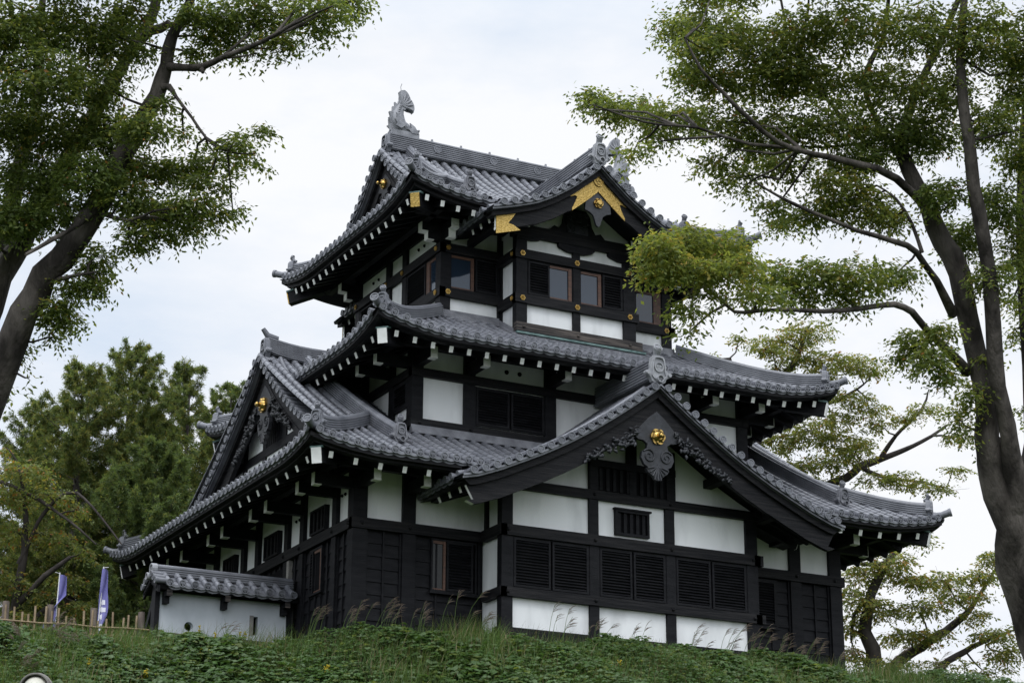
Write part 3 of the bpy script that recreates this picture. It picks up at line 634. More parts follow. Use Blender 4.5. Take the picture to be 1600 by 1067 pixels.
for c in ((-1, -1), (1, -1), (-1, 1), (1, 1)): hip_ridge(R1_, c, 2.95, roof1)
def arms_for(F, us, zt, ln, par, a, b):
    for u in us: arm(F, u, zt, ln, par)
    purlin(F, a, b, zt-.02, ln, par)
arms_for(F1, [-3.5, -2.04, mi(-2.04), mi(-3.5)], .33, 1.10, roof1, -4.6, -.3)
purlin(F1, 8.9, 13.2, .31, 1.10, roof1)
arms_for(L1, [-1.9, -.77, 1.56, 2.74, 5.06, 6.24, 8.64, 9.95], .33, 1.10, roof1, -3.1, 11.2); arms_for(R1, [-1.9, 1.56, 5.06, 8.64, 9.95], .33, 1.10, roof1, -3.1, 11.2)
# main ridge of roof 1 and its gables
zg1 = lambda dx: float(np.interp(abs(dx), [0, .19, .38, .64, .88, 1.18, 1.44, 1.76, 2.03, 2.33, 2.61, 2.88, 3.18, 3.48, 3.8, 4.2, 4.5, 4.8, 5.6], [5.42, 5.28, 5.05, 4.80, 4.58, 4.35, 4.13, 3.90, 3.70, 3.47, 3.27, 3.07, 2.87, 2.69, 2.50, 2.25, 2.08, 1.95, 1.70]))
for sg, gx, xin in ((-1, G1, B2['x0']+.2), (1, G1R, B2['x1']-.2)):
    gm = MB(); zc = lambda dx: zg1(abs(dx))-.25
    wx = gx-sg*.62; pts = [(-6.0, R1_.ze+.9), (-6.0, zc(6.0))]+[(dx, zc(dx)) for dx in np.linspace(-5.9, 5.9, 40)]+[(6.0, zc(6.0)), (6.0, R1_.ze+.9)]
    fr = (lambda sg, gx: lambda dx, z, out: np.array((gx+sg*out, YR1+dx, z)))(sg, gx)
    gm.prism(pts, lambda u, v, d: fr(u, v, d-.62), -.12, 0); gab = gm.build('gable', M['plaster'], CAS)
    gable_set(gab, fr, zg1, 5.55, wallout=-.6, rollback=.55, board=(.16, .50), endpaint='woodx')
    bm_ = MB(); bm_.box(gx-sg*.62-.06, gx-sg*.62+.06, YR1-3.7, YR1+3.7, 2.52, 2.77); bm_.box(gx-sg*.62-.05, gx-sg*.62+.05, YR1-2.3, YR1+2.3, 3.55, 3.75)
    for dy in (-2.4, -.8, .8, 2.4): bm_.box(gx-sg*.62-.05, gx-sg*.62+.05, YR1+dy-.13, YR1+dy+.13, 1.7, 3.6)
    bm_.build('gable_strut', M['wood'], gab)
    bm_ = MB()
    for k in range(9): bm_.box(gx-sg*.62-.045, gx-sg*.62+.045, YR1-.65+k*.15, YR1-.59+k*.15, 2.80, 3.5)
    bm_.box(gx-sg*.62-.03, gx-sg*.62+.03, YR1-.68, YR1+.68, 2.8, 3.55); bm_.build('grille', M['wood'], gab)
    zt = 5.44+.02
    oni((gx-sg*.16, YR1, zt-.02), (sg, 0, 0), .56, gab, horn=0)
    ob = MB(); ob.tube([(gx-sg*.55, YR1, zt+.56), (gx-sg*.22, YR1, zt+.62), (gx-sg*.06, YR1, zt+.82)], [.09, .10, .07], 9); ob.build('ridge_horn', M['tile'], gab)
    ridge([(gx+sg*(-.22-q), YR1, zt-.10+.16*max(0, 1-q/1.4)**2) for q in np.linspace(0, abs(xin-gx)-.2, 8)], .40, .46, 7, gab)
    xk = 4.28+sg*7.23     # descending ridges
    for yy, sy in (((-3.30), 1), (11.36, -1)):
        pth = []
        for q in np.linspace(0, 6.6, 14):
            y = yy+sy*q; t = (y-R1_.y0) if sy > 0 else (R1_.y1-y); pth.append((xk, y, R1_.ze+R1_.p(t)+R1_.lift(min(abs(xk-R1_.xl), abs(xk-R1_.xr)), t)+.02))
        ridge(pth, .36, .40, 6, roof1, name='descending_ridge'); oni(np.array(pth[0])+np.array((0, -sy*.06, .08)), (0, -sy, 0), .48, roof1, dark=True)
# wall flashing courses where the roofs meet the storeys above
def flashing(pts, par, h=.26, w=.20):
    mb = MB(); mb.sweep(pts, [(0, 0), (w, 0), (w*.92, h*.30), (w*.75, h*.32), (w*.7, h*.62), (w*.5, h*.64), (w*.45, h), (0, h)]); mb.build('flashing_course', M['tile_dark'], par)
flashing([(-1.86, -1.58, 1.90), (9.41, -1.58, 1.90)], roof1)
# roof 2
R2_ = Hip(-3.86, 11.41, -3.65, 9.91, 4.27, .40, .028, .45, 2.6)
roof2 = storey_roof(None, R2_, 'FLRB', dict(F=lambda u, d: min(d, 2.6 if CX0-.1 < u < CX1+.1 else 3.6), B=lambda u, d: min(d, 3.55), L=lambda u, d: min(d, 3.6), R=lambda u, d: min(d, 3.6)), .35, -.36, 2.05, .42, .55, 'paint', None, 3.55)
arms_for(F2, [-1.65, -.02, 2.59, m2(2.59), m2(-.02), m2(-1.65)], 4.16, 1.05, roof2, -2.7, 10.3)
arms_for(L2, [-1.4, -.16, 1.75, 3.15, 4.55, 6.35, 7.7], 4.16, 1.05, roof2, -2.5, 8.8); arms_for(R2, [-1.4, -.16, 1.75, 3.15, 4.55, 6.35, 7.7], 4.16, 1.05, roof2, -2.5, 8.8)
flashing([(-.26, .05, 6.02), (CX0-.02, .05, 6.02)], roof2, .30, .24); flashing([(CX1, .05, 6.02), (7.81, .05, 6.02)], roof2, .30, .24)
flashing([(CX0-.06, -1.06, 5.30), (CX1+.1, -1.06, 5.30)], roof2, .28, .34); flashing([(CX0+.05, .1, 6.04), (CX0+.05, -1.1, 5.36)], roof2, .30, .22)
flashing([(-.2, 6.35, 6.0), (-.2, 0.0, 6.0)], roof2, .30, .22)
# roof 3
R3_ = Hip(-2.14, 9.69, -1.92, 8.23, 9.23, .40, .047, .45, 2.6)
YR3 = 3.155; G3 = -.90; G3R = 2*3.775-G3
zfg = lambda dx: float(np.interp(abs(dx), [0, .25, .5, .75, 1.0, 1.3, 1.57, 1.85, 2.15, 2.48, 2.8, 3.13, 3.6], [10.80, 10.57, 10.36, 10.15, 9.95, 9.75, 9.57, 9.415, 9.26, 9.14, 9.03, 8.93, 8.80]))
def t1_3(u, d): return d if (u < G3 or u > G3R) else 5.07
def t0_3F(u):
    dx = abs(u-3.775)
    if dx > 3.3: return 0.0
    zp = zfg(dx); t = .35
    while 9.23+R3_.p(t) < zp-.02 and t < 4: t += .05
    return t
roof3 = storey_roof((.72, 6.83), R3_, 'FLRB', dict(F=t1_3, B=t1_3, L=lambda u, d: min(d, 1.7), R=lambda u, d: min(d, 1.7)), .30, -.43, 1.95, .40, .50, 'gold', None, None, t0F=t0_3F, gapsides='FB')
for c in ((-1, -1), (1, -1), (-1, 1), (1, 1)): hip_ridge(R3_, c, 2.15, roof3)
for F, us, a, b in ((F3, [-.06, m3(-.06)], -1.3, 1.0), (L3, [.15, 6.15], -1.0, 7.3), (R3, [.15, 6.15], -1.0, 7.3)):
    for u in us: arm(F, u, 8.98, .62, roof3, .26, .24); arm(F, u, 8.72, .42, roof3, .24, .22)
    purlin(F, a, b, 8.98, .72, roof3, .22)
def zg3(dx): t = 5.07-dx; return R3_.ze+R3_.p(t)+.03-min(.22, .2*dx)
for sg, gx in ((-1, G3), (1, G3R)):
    fr = (lambda sg, gx: lambda dx, z, out: np.array((gx+sg*out, YR3+dx, z)))(sg, gx)
    zc = lambda dx: zg3(abs(dx))-.22
    pts = [(-3.6, 10.0)]+[(dx, zc(dx)) for dx in np.linspace(-3.6, 3.6, 30)]+[(3.6, 10.0)]
    gm = MB(); gm.prism(pts, lambda u, v, d: fr(u, v, d-.5), -.12, 0); gab = gm.build('gable', M['wood'], CAS)
    gable_set(gab, fr, zg3, 3.55, wallout=-.5, rollback=.5, board=(.14, .42), endpaint='woodx')
    oni((gx-sg*.22, YR3, 12.50), (sg, 0, 0), .56, gab, horn=0)
    xk = 3.775+sg*3.72
    for yy, sy in ((-1.25, 1), (7.56, -1)):
        pth = []
        for q in np.linspace(0, 4.15, 12):
            y = yy+sy*q; t = (y-R3_.y0) if sy > 0 else (R3_.y1-y); pth.append((xk-sg*0.0, y, R3_.ze+R3_.p(t)+.02))
        ridge(pth, .36, .36, 5, roof3, name='descending_ridge', knobs=.5); oni(np.array(pth[0])+np.array((0, -sy*.06, .08)), (0, -sy, 0), .48, roof3, dark=True)
ridge([(x, YR3, 12.48+.03*(abs(x-3.775)/4.6)**2) for x in np.linspace(G3+.28, G3R-.28, 15)], .46, .55, 8, roof3, cap=.10, knobs=1.03)
for x in (1.0, 3.0, 4.6, 6.5):
    for sy in (-1, 1): mb = MB(); mb.disc_end((x, YR3+sy*.23, 12.80), (0, sy, 0), .13, th=.04); mb.build('crest_disc', M['tile'], roof3)
# fish finials
def shachi(sg):
    xx = lambda u: 3.775+sg*(u+3.775); y = YR3; mb = MB()
    P = [(-.46, 13.20), (-.30, 13.25), (-.05, 13.34), (.14, 13.42), (.22, 13.62), (.22, 13.86), (.15, 14.06), (.10, 14.22)]
    u0 = -4.02
    pts = [(xx(-3.775-.15+a-(-.0)) if False else 3.775+sg*(3.86+a), y, z) for a, z in P]
    mb.tube(pts, [.11, .17, .24, .265, .25, .20, .14, .10], 12, 0, True, squash=(1, .72, 1))
    A = lambda u, v, d: np.array((3.775+sg*(3.86+u), y+d, v))
    tail = [(.20, 14.08), (.14, 14.34), (.19, 14.62), (.11, 14.66), (.03, 14.68), (-.05, 14.63), (-.10, 14.57), (-.15, 14.48), (-.18, 14.40), (-.26, 14.31), (-.31, 14.20), (-.32, 14.08), (-.29, 13.96), (-.22, 14.05), (-.14, 14.09), (-.03, 14.05), (.02, 13.98)]
    mb.prism(tail, A, -.09, .09)
    for k in range(6):
        t = k/5; q = (.14*(1-t)-.29*t+.0, 14.60*(1-t)+14.02*t+.12*math.sin(math.pi*t)); q = (q[0]-.10*math.sin(math.pi*t), q[1])
        for sy in (-1, 1): mb.tube([A(.10, 14.12, sy*.07), A(.10*.4+q[0]*.6, 14.12*.4+q[1]*.6, sy*.10), A(q[0], q[1], sy*.09)], [.04, .045, .02], 5)
    back = [(.30, 13.2), (.48, 13.22), (.52, 13.44), (.46, 13.46), (.54, 13.66), (.47, 13.68), (.53, 13.86), (.42, 13.88), (.42, 14.06), (.33, 14.02), (.35, 14.22), (.24, 14.14), (.21, 14.30), (.13, 14.2), (.2, 13.6)]
    mb.prism(back, A, -.05, .05)
    for sy in (-1, 1):
        fin = [(.0, 13.42), (.22, 13.60), (.42, 13.74), (.40, 13.55), (.46, 13.50), (.36, 13.40), (.40, 13.30), (.2, 13.26)]
        mb.prism(fin, lambda u, v, d: A(u, v, sy*(.17+d+.25*(u))), 0, .05)
        fin = [(-.45, 13.2), (-.30, 13.42), (-.12, 13.52), (-.18, 13.36), (-.08, 13.30), (-.2, 13.18)]
        mb.prism(fin, lambda u, v, d: A(u, v, sy*(.16+d)), 0, .05)
        mb.tube([A(-.46, 13.34, sy*.10), A(-.46, 13.34, sy*.16)], [.05, .03], 8)
    for k in range(12):     # scales
        for sy in (-1, 1):
            f = k/11; i = 2+f*4; a = P[int(i)]; b = P[min(int(i)+1, 7)]; g = i-int(i); u, z = a[0]*(1-g)+b[0]*g, a[1]*(1-g)+b[1]*g; r = .16*(1-.55*f)
            mb.tube([A(u, z, sy*r*.95), A(u+.02, z+.05, sy*(r+.05))], [.075*(1-.4*f), .03], 6)
    mb.obox((3.775+sg*3.86, y, 13.12), (.46, 0, 0), (0, .19, 0), (0, 0, .10))
    mb.tube([A(.12, 14.66, 0), A(.14, 14.8, 0), A(.10, 14.92, 0)], .012, 4)
    mb.build('fish_finial', M['tile_fish'], CAS)
shachi(-1); shachi(1)
# ---- porch gable over the ground floor bay
XB = 4.28; YP = -4.86
def frP(dx, z, out): return np.array((XB+dx, YP-out, z))
mb = MB(); wz = lambda x: zpor(abs(x))-.30
pts = [(-4.02, .40)]+[(x, wz(x)) for x in np.linspace(-4.02, 4.02, 41)]+[(4.02, .40)]
mb.prism(pts, lambda u, v, d: np.array((XB+u, BY+.10-d, v)), -.12, 0); gp = mb.build('gable', M['plaster'], CAS)
def gable_roof(par, xc, zf, W, yfront, yback, sgn=1):
    mb = MB()
    for sd in (-1, 1):
        P = lambda s, t, sd=sd: (xc+sd*(W-t), s, zf(W-t))
        lo, hi = min(yfront, yback), max(yfront, yback); cl = cols_for(lo+.55*(sgn > 0)-.0, hi-.55*(sgn < 0), lo, SPC)
        tiles(mb, P, Y3, -X3*sd, cl, lambda u: 0.0, lambda u: W-.02)
        deck(mb, P, np.linspace(lo, hi, 3), lambda u: .05, lambda u: W-.001, -.085, 1, 24)
        mb.strip([np.array((xc+sd*(W-t), lo+.2, zf(W-t)-.22)) for t in np.linspace(.1, W-.001, 24)], [np.array((xc+sd*(W-t), hi, zf(W-t)-.22)) for t in np.linspace(.1, W-.001, 24)], 1)
    return mb.build('roof', [M['tile'], M['wood']], par)
rp_ = gable_roof(CAS, XB, zpor, 6.08, YP, -1.62)
gable_set(gp, frP, zpor, 6.10, wallout=-1.5, board=(.20, .52), rollback=.52, slant=.22)
ridge([(XB, YP+.25, 3.50), (XB, -1.55, 3.50)], .46, .60, 7, gp, cap=.10, name='ridge'); oni((XB, YP+.12, 3.52), (0, -1, 0), .70, gp)
for k in range(3):     # rafters under the porch eave
    for sd in (-1, 1):
        y = YP+.75+k*.62; p = np.array((XB+sd*5.8, y, zpor(5.8)-.36)); q = np.array((XB+sd*4.0, y, zpor(4.0)-.42)); mb = MB(); mb.bar(p, q, .11, .16); d = (p-q)/np.linalg.norm(p-q); mb.bar(p, p+d*.012, .112, .162, 1); mb.build('rafter', [M['wood'], M['paint']], rp_)
for sd in (-1, 1):
    mb = MB(); mb.box(XB+sd*5.55-.10, XB+sd*5.55+.10, YP+.3, -2.0, zpor(5.55)-.30, zpor(5.55)-.17); mb.build('eave_board', M['woodx'], rp_)
    mb = MB(); mb.box(XB+sd*4.3-.13, XB+sd*4.3+.13, YP+.45, -3.2, .18, .44); mb.build('purlin', M['woodx'], gp)
    mb = MB(); mb.box(XB+sd*2.55-.14, XB+sd*2.55+.14, YP+.30, -3.2, 1.02, 1.26); mb.build('purlin', M['woodx'], gp)
mb = MB(); mb.box(XB-.14, XB+.14, YP+.3, -3.2, 2.55, 2.85); mb.build('purlin', M['woodx'], gp)
# timber pattern in the porch gable
mb = MB(); FG = FRONT(BY-.02+.04)
wbox(mb, FG, 2.87, 5.66, -.06, .10, 1.18, 1.38); wbox(mb, FG, 2.87, 3.14, -.06, .07, .50, 1.9); wbox(mb, FG, 5.37, 5.66, -.06, .07, .50, 1.9); wbox(mb, FG, 4.10, 4.40, -.06, .06, 1.38, 2.6)
mb.build('gable_strut', M['wood'], gp)
mb = MB(); wbox(mb, FG, 3.14, 5.37, -.09, .01, .50, 1.18, 1)
for k in range(10): u = 3.18+k*.22; wbox(mb, FG, u, u+.10, .01, .06, .52, 1.17)
wbox(mb, FG, 4.15, 4.36, .01, .075, .50, 1.18); mb.build('grille', [M['wood'], M['void']], gp)
def spiral(mb, fr, c, r0, turns, sg, m=0, rad_=.028, d=.09):
    pts = []
    for i in range(26):
        f = i/25; a = f*turns*2*math.pi; r = r0*(1-.85*f); pts.append(fr(c[0]+sg*r*math.cos(a+.6), c[1]+r*math.sin(a+.6), d))
    mb.tube(pts, [rad_*(1-.4*i/25) for i in range(26)], 5, m)
def pendant(fr, zc, S, par, mt='carve'):   # heart shaped pendant with scrolls, fan foot
    mb = MB(); half = [(0, 1.28), (.30, 1.05), (.62, .72), (.86, .42), (.70, .30), (.50, .28), (.36, .18), (.40, .02), (.56, -.08), (.60, -.28), (.50, -.48), (.34, -.58), (.42, -.62), (.34, -.74), (.20, -.82), (.10, -.95)]
    poly = [(u*S, zc+v*S) for u, v in half]+[(0, zc-1.0*S)]+[(-u*S, zc+v*S) for u, v in half[::-1][:-1]]
    mb.prism(poly, fr, -.05, .06)
    for sg in (-1, 1):
        spiral(mb, fr, (sg*.32*S, zc-.22*S), .24*S, 1.6, sg, d=.07); 
        for k in range(4):
            a = k/3; p = fr(0, zc-.55*S, .06); q = fr(sg*(.38-.1*a)*S*(1-a*.6), zc-(.62+.34*a)*S, .06); mb.tube([p, (p+q)/2+Z3*.02*S, q], [.02, .03, .035], 5)
    mb.tube([fr(0, zc-.45*S, .06), fr(0, zc-.98*S, .07)], [.02, .04], 6)
    return mb.build('gable_pendant', M[mt], par)
def rosette(fr, zc, r, par, knob=True):
    mb = MB(); pts = []
    for i in range(36):
        a = 2*math.pi*i/36; q = r*(.86+.14*abs(math.cos(3*a))); pts.append((q*math.cos(a), zc+q*math.sin(a)))
    mb.prism(pts, fr, .06, .12)
    c = fr(0, zc, .10); n = fr(0, 0, 1)-fr(0, 0, 0)
    mb.tube([c, c+n*.06, c+n*.10], [r*.80, r*.70, r*.45], 12)
    for i in range(6):
        a = 2*math.pi*i/6+.26; q = fr(r*.74*math.cos(a), zc+r*.74*math.sin(a), .12); mb.tube([q, q+n*.05], [r*.22, r*.1], 7)
    if knob: mb.tube([c+n*.08, c+n*.16, c+n*.20, c+n*.24], [r*.30, r*.30, r*.38, r*.16], 10)
    return mb.build('gold_rosette', M['gold2'], par)
def carving(fr, zf, x0, x1, dz, par, sg, mt='carve'):   # leafy carving along the underside of the rake
    mb = MB(); r = random.Random(int(x0*100)+sg)
    for i in range(64):
        f = i/63; x = x0+(x1-x0)*f; hgt = (1-f)*.40+.12; z = zf(x)-dz-r.random()*hgt; a = r.uniform(0, 6.28); L = r.uniform(.09, .17)*(1.15-.4*f); d = r.uniform(.02, .09)
        c = fr(sg*x, z, d); p = fr(sg*x+L*math.cos(a), z+L*math.sin(a), d+.04); mb.tube([c, (c+p)/2+(fr(0, 0, 1)-fr(0, 0, 0))*.03, p], [.03, .055, .012], 6, 0, True)
    for i in range(5):
        f = i/5; x = x0+(x1-x0)*f; spiral(mb, fr, (sg*x, zf(x)-dz-.15*(1-f)), .12*(1-.4*f), 1.5, sg, rad_=.022, d=.05)
    xs = np.linspace(x0, x1, 12); A = [(sg*x, zf(x)-dz+.06) for x in xs]; B = [(sg*x, zf(x)-dz-((1-(x-x0)/(x1-x0))*.26+.05)) for x in xs[::-1]]
    mb.prism(A+B, fr, -.04, .02)
    mb.build('gable_carving', M[mt], par)
frG = lambda dx, z, out: frP(dx, z, out-.27)
pendant(frG, 1.47, .88, gp); rosette(frG, 1.86, .235, gp)
for sg in (-1, 1): carving(frG, zpor, .62, 2.35, .80, gp, sg)
# ---- upper front gable (and its twin at the back)
XC = 3.775
for yf, sgn in ((-2.62, 1), (8.93, -1)):
    frU = (lambda yf, sgn: lambda dx, z, out: np.array((XC+dx*sgn, yf-sgn*out, z)))(yf, sgn)
    mb = MB(); pts = [(-2.0, 8.95)]+[(x, zfg(x)-.25) for x in np.linspace(-2.0, 2.0, 31)]+[(2.0, 8.95)]
    mb.prism(pts, lambda u, v, d: np.array((XC+u, yf+sgn*1.62, v)) + np.array((0, -sgn*d, 0)), -.12, 0); gu = mb.build('gable', M['plaster'], CAS)
    ru = gable_roof(CAS, XC, zfg, 3.62, yf, yf+sgn*3.9, sgn)
    gable_set(gu, frU, zfg, 3.62, wallout=-1.5, board=(.17, .42), rollback=.50)
    ridge([(XC, yf+sgn*.22, 10.84), (XC, yf+sgn*4.6, 10.84)], .40, .52, 6, gu, cap=.09, knobs=.9); oni((XC, yf+sgn*.10, 10.88), (0, -sgn, 0), .60, gu)
    for sd in (-1, 1):
        mb = MB(); mb.box(XC+sd*3.05-.10, XC+sd*3.05+.10, min(yf+sgn*.4, yf+sgn*2.6), max(yf+sgn*.4, yf+sgn*2.6), 8.42, 8.62); mb.build('purlin', M['woodx'], ru)
    for k in range(3):
        for sd in (-1, 1):
            y = yf+sgn*(.7+k*.52); p = np.array((XC+sd*3.38, y, zfg(3.38)-.32)); q = np.array((XC+sd*1.9, y, zfg(1.9)-.44)); mb = MB(); mb.bar(p, q, .10, .15); d = (p-q)/np.linalg.norm(p-q); mb.bar(p, p+d*.012, .102, .152, 1); mb.build('rafter', [M['wood'], M['paint']], ru)
    frH = lambda dx, z, out: frU(dx, z, out-.255)
    # gold plates on the bargeboard
    k = lambda x: -.32; 
    def plate(poly_x, nm='gold_fitting'):
        mb = MB(); mb.prism(poly_x, frH, .03, .055); return mb
    zb = lambda x, f: zfg(abs(x))-.31-.44*f*1.30
    mb = MB()
    for sg in (-1, 1):
        pts = [(0, zb(0, 0)), (sg*.35, zb(.35, 0)), (sg*.7, zb(.7, 0)), (sg*1.02, zb(1.02, 0.02)), (sg*.94, zb(.94, .16)), (sg*.80, zb(.80, .24)), (sg*.72, zb(.72, .40)), (sg*.80, zb(.80, .62)), (sg*.90, zb(.90, .84)), (sg*.90, zb(.90, .98)), (sg*.45, zb(.45, .98)), (0, zb(0, .98))]
        mb.prism(pts, frH, .03, .055)
    mb.disc_end(frH(0, zfg(0)-.55, .07), frH(0, 0, 1)-frH(0, 0, 0), .16, th=.04, n=20); mb.build('gold_fitting', M['gold'], gu)
    for sg in (-1, 1):
        W = 3.41; mb = MB(); pts = [(sg*W, zb(W, 0)), (sg*2.75, zb(2.75, 0)), (sg*2.9, zb(2.9, .3)), (sg*3.02, zb(3.02, .5)), (sg*2.84, zb(2.84, .66)), (sg*2.62, zb(2.62, 1.0)), (sg*W, zb(W, 1.0))]
        mb.prism(pts, frH, .03, .055); mb.build('gold_fitting', M['gold'], gu)
    mb = MB(); h = [(0, 9.98), (.40, 9.72), (.44, 9.30), (.30, 9.26), (.16, 9.16), (.06, 8.86)]; mb.prism(h+[(0, 8.82)]+[(-a, b) for a, b in h[::-1][:-1]], frH, -.06, .02); mb.build('gable_pendant', M['carve'], gu)
    rosette(lambda dx, z, out: frH(dx, z, out-.05), 9.56, .16, gu, False)
    FU = FRONT(yf+1.52) if sgn > 0 else BACK(yf-1.52)
    fk = lambda u, v, d: FU(XC+u, d, v)      # frog-leg strut
    mb = MB(); leg = [(-.95, 9.0), (-.80, 9.16), (-.62, 9.10), (-.50, 9.30), (-.44, 9.62), (-.30, 9.80), (.30, 9.80), (.44, 9.62), (.50, 9.30), (.62, 9.10), (.80, 9.16), (.95, 9.0)]
    mb.prism(leg, fk, -.05, .05); mb.build('gable_strut', M['wood'], gu)
    mb = MB(); r = random.Random(3)
    for i in range(60):
        u, v = r.uniform(-.34, .34), r.uniform(9.04, 9.70); a = r.uniform(0, 6.28); c = fk(u, v, .05); p = fk(u+.09*math.cos(a), v+.09*math.sin(a), .09); mb.tube([c, p], [.035, .012], 5)
    mb.prism([(-.36, 9.02), (.36, 9.02), (.36, 9.72), (-.36, 9.72)], fk, .02, .06)
    mb.build('gable_carving', M['carve'], gu)
    if sgn > 0:
        for u in (1.9, 5.66):
            mb = MB(); wbox(mb, FC, u-.13, u+.13, -.05, .24, 8.86, 9.06); wbox(mb, FC, u-.14, u+.14, .24, .255, 8.86, 9.06, 1); mb.build('eave_bracket', [M['wood'], M['paint']], gu)
# gold rosettes and pendants in the side gables
for sg, gx in ((-1, G1), (1, G1R)):
    fr = (lambda sg, gx: lambda dx, z, out: np.array((gx+sg*(out-.26), YR1+dx, z)))(sg, gx); g = [o for o in CAS.children if o.name.startswith('gable')]
    pendant(fr, 3.50, .80, CAS, 'carve_dark'); rosette(fr, 3.90, .24, CAS)
    for s2 in (-1, 1): carving(fr, zg1, .62, 2.3, .80, CAS, s2, 'carve_dark')
for sg, gx in ((-1, G3), (1, G3R)):
    fr = (lambda sg, gx: lambda dx, z, out: np.array((gx+sg*(out-.26), YR3+dx, z)))(sg, gx)
    pendant(fr, 11.0, .55, CAS, 'carve_dark'); rosette(fr, 11.36, .17, CAS)
#@@EXTRAS
# ---------------------------------------------------------------- tiled side wall
WY = 2.0
SW = empty('tiled_wall', (-5.8, WY, -4.4), 'low white plastered wall with a small tiled roof joining the left side of the castle tower', 'wall')
mb = MB(); hole = (-6.72, -3.33, .125)
def wallF(u, d, z): return np.array((u, WY-d, z))
# plaster face with a real round loophole and a tall slit
xs0, xs1, z0, z1 = -7.58, -3.76, -3.56, -2.45
def ringhole(mb, cx, cz, r, x0, x1, za, zb):
    n = 24; inn = [(cx+r*math.cos(2*math.pi*i/n), cz+r*math.sin(2*math.pi*i/n)) for i in range(n)]; ou = []
    for i in range(n):
        a = 2*math.pi*i/n; c, s_ = math.cos(a), math.sin(a); k = min(((x1-cx)/c if c > 1e-6 else (x0-cx)/c if c < -1e-6 else 1e9), ((zb-cz)/s_ if s_ > 1e-6 else (za-cz)/s_ if s_ < -1e-6 else 1e9)); ou.append((cx+k*c, cz+k*s_))
    for (i, j) in [(i, (i+1) % n) for i in range(n)]:
        mb.add([wallF(*(inn[i][0], 0, inn[i][1])), wallF(inn[j][0], 0, inn[j][1]), wallF(ou[j][0], 0, ou[j][1]), wallF(ou[i][0], 0, ou[i][1])], [(0, 1, 2, 3)])
        mb.add([wallF(inn[i][0], 0, inn[i][1]), wallF(inn[j][0], 0, inn[j][1]), wallF(inn[j][0], -.2, inn[j][1]), wallF(inn[i][0], -.2, inn[i][1])], [(0, 1, 2, 3)])
    for cxn in ((x0, za), (x1, za), (x1, zb), (x0, zb)):
        k = sorted(range(n), key=lambda i: (ou[i][0]-cxn[0])**2+(ou[i][1]-cxn[1])**2)[:2]
        mb.add([wallF(ou[k[0]][0], 0, ou[k[0]][1]), wallF(ou[k[1]][0], 0, ou[k[1]][1]), wallF(cxn[0], 0, cxn[1])], [(0, 1, 2)])
ringhole(mb, hole[0], hole[1], hole[2], xs0, -5.79, z0, z1)
for a, b, c, d in ((-5.77, -4.97, z0, z1), (-4.72, xs1, z0, z1), (-4.97, -4.72, -2.88, z1), (-4.97, -4.72, z0, -3.40)): mb.box(a, b, WY, WY+.2, c, d)
mb.box(-5.79, -5.77, WY+.01, WY+.2, z0, z1)
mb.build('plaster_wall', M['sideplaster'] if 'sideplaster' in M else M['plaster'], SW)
mb = MB(); mb.box(-4.97, -4.86, WY-.02, WY+.02, -3.42, -2.86); mb.build('slit_board', M['stone'], SW)
mb = MB(); mb.box(-7.62, xs1, WY+.2, WY+.24, z0, z1) if False else mb.box(-5.6, xs1, WY+.2, WY+.24, z0, z1); mb.build('rear_board', M['void'], SW)
mb = MB(); mb.box(-7.66, xs1, WY-.06, WY+.26, -3.66, -3.56); mb.build('wall_sill', M['old'], SW)
mb = MB(); mb.box(-7.64, xs1, WY+.0, WY+.22, -4.5, -3.66); mb.build('wall_base', M['wood'], SW)
mb = MB(); mb.box(-7.72, xs1, WY-.07, WY+.27, -2.45, -2.22); mb.build('beam', M['woodx'], SW)
for x in (-7.66, -3.82): mb = MB(); mb.box(x-.07, x+.07, WY-.05, WY+.25, -4.6, -2.45); mb.build('post', M['wood'], SW)
mb = MB(); mb.bar((-7.72, WY+1.2, -4.5), (-7.66, WY+.25, -2.7), .12, .14); mb.build('brace', M['wood'], SW)
for x in (-7.45, -5.78, -4.02):
    mb = MB(); mb.box(x-.07, x+.07, WY-.42, WY+.02, -2.62, -2.48); mb.box(x-.07, x+.07, WY-.22, WY+.02, -2.80, -2.62); mb.box(x-.075, x+.075, WY-.432, WY-.42, -2.63, -2.47, 1); mb.build('bracket', [M['wood'], M['old']], SW)
zw = lambda t: -2.30+.62*t
mb = MB(); WC = WY+.10; HW = .62
for sd in (-1, 1):
    P = lambda s, t, sd=sd: (s, WC+sd*(HW-t), zw(t))
    cl = [-7.50+i*.36 for i in range(11)]
    tiles(mb, P, X3, -Y3*sd, cl, lambda u: 0.0, lambda u: HW-.05, r=.095)
    deck(mb, P, np.linspace(-7.85, -3.72, 3), lambda u: .03, lambda u: HW-.02, -.09, 1, 3)
    mb.strip([np.array((x, WC+sd*(HW-.04), -2.36)) for x in (-7.85, -3.72)], [np.array((x, WC+sd*(HW-.1), -2.47)) for x in (-7.85, -3.72)], 1)
    mb.strip([np.array((x, WC+sd*(HW-.1), -2.47)) for x in (-7.85, -3.72)], [np.array((x, WC, -2.2)) for x in (-7.85, -3.72)], 1)
rf = mb.build('roof', [M['tile'], M['wood']], SW)
frW = lambda dx, z, out: np.array((-7.86-out, WC+dx, z))
mb = MB()
for sd in (-1, 1):
    for k in range(3):
        t = .06+.2*k; c = frW(sd*(HW-t), zw(t)+.02, 0); mb.tube([c+X3*.3, c-X3*.02], [.075, .085], 9); mb.disc_end(c-X3*.02, (-1, 0, 0), .09)
mb.build('rake_tile', M['tile'], rf)
for sd in (-1, 1):
    mb = MB(); mb.prism([(sd*.06, zw(HW-.06)-.10), (sd*HW, zw(0)-.10), (sd*HW, zw(0)-.27), (sd*.06, zw(HW-.06)-.30)], frW, -.10, -.03); mb.build('bargeboard', M['wood'], rf)
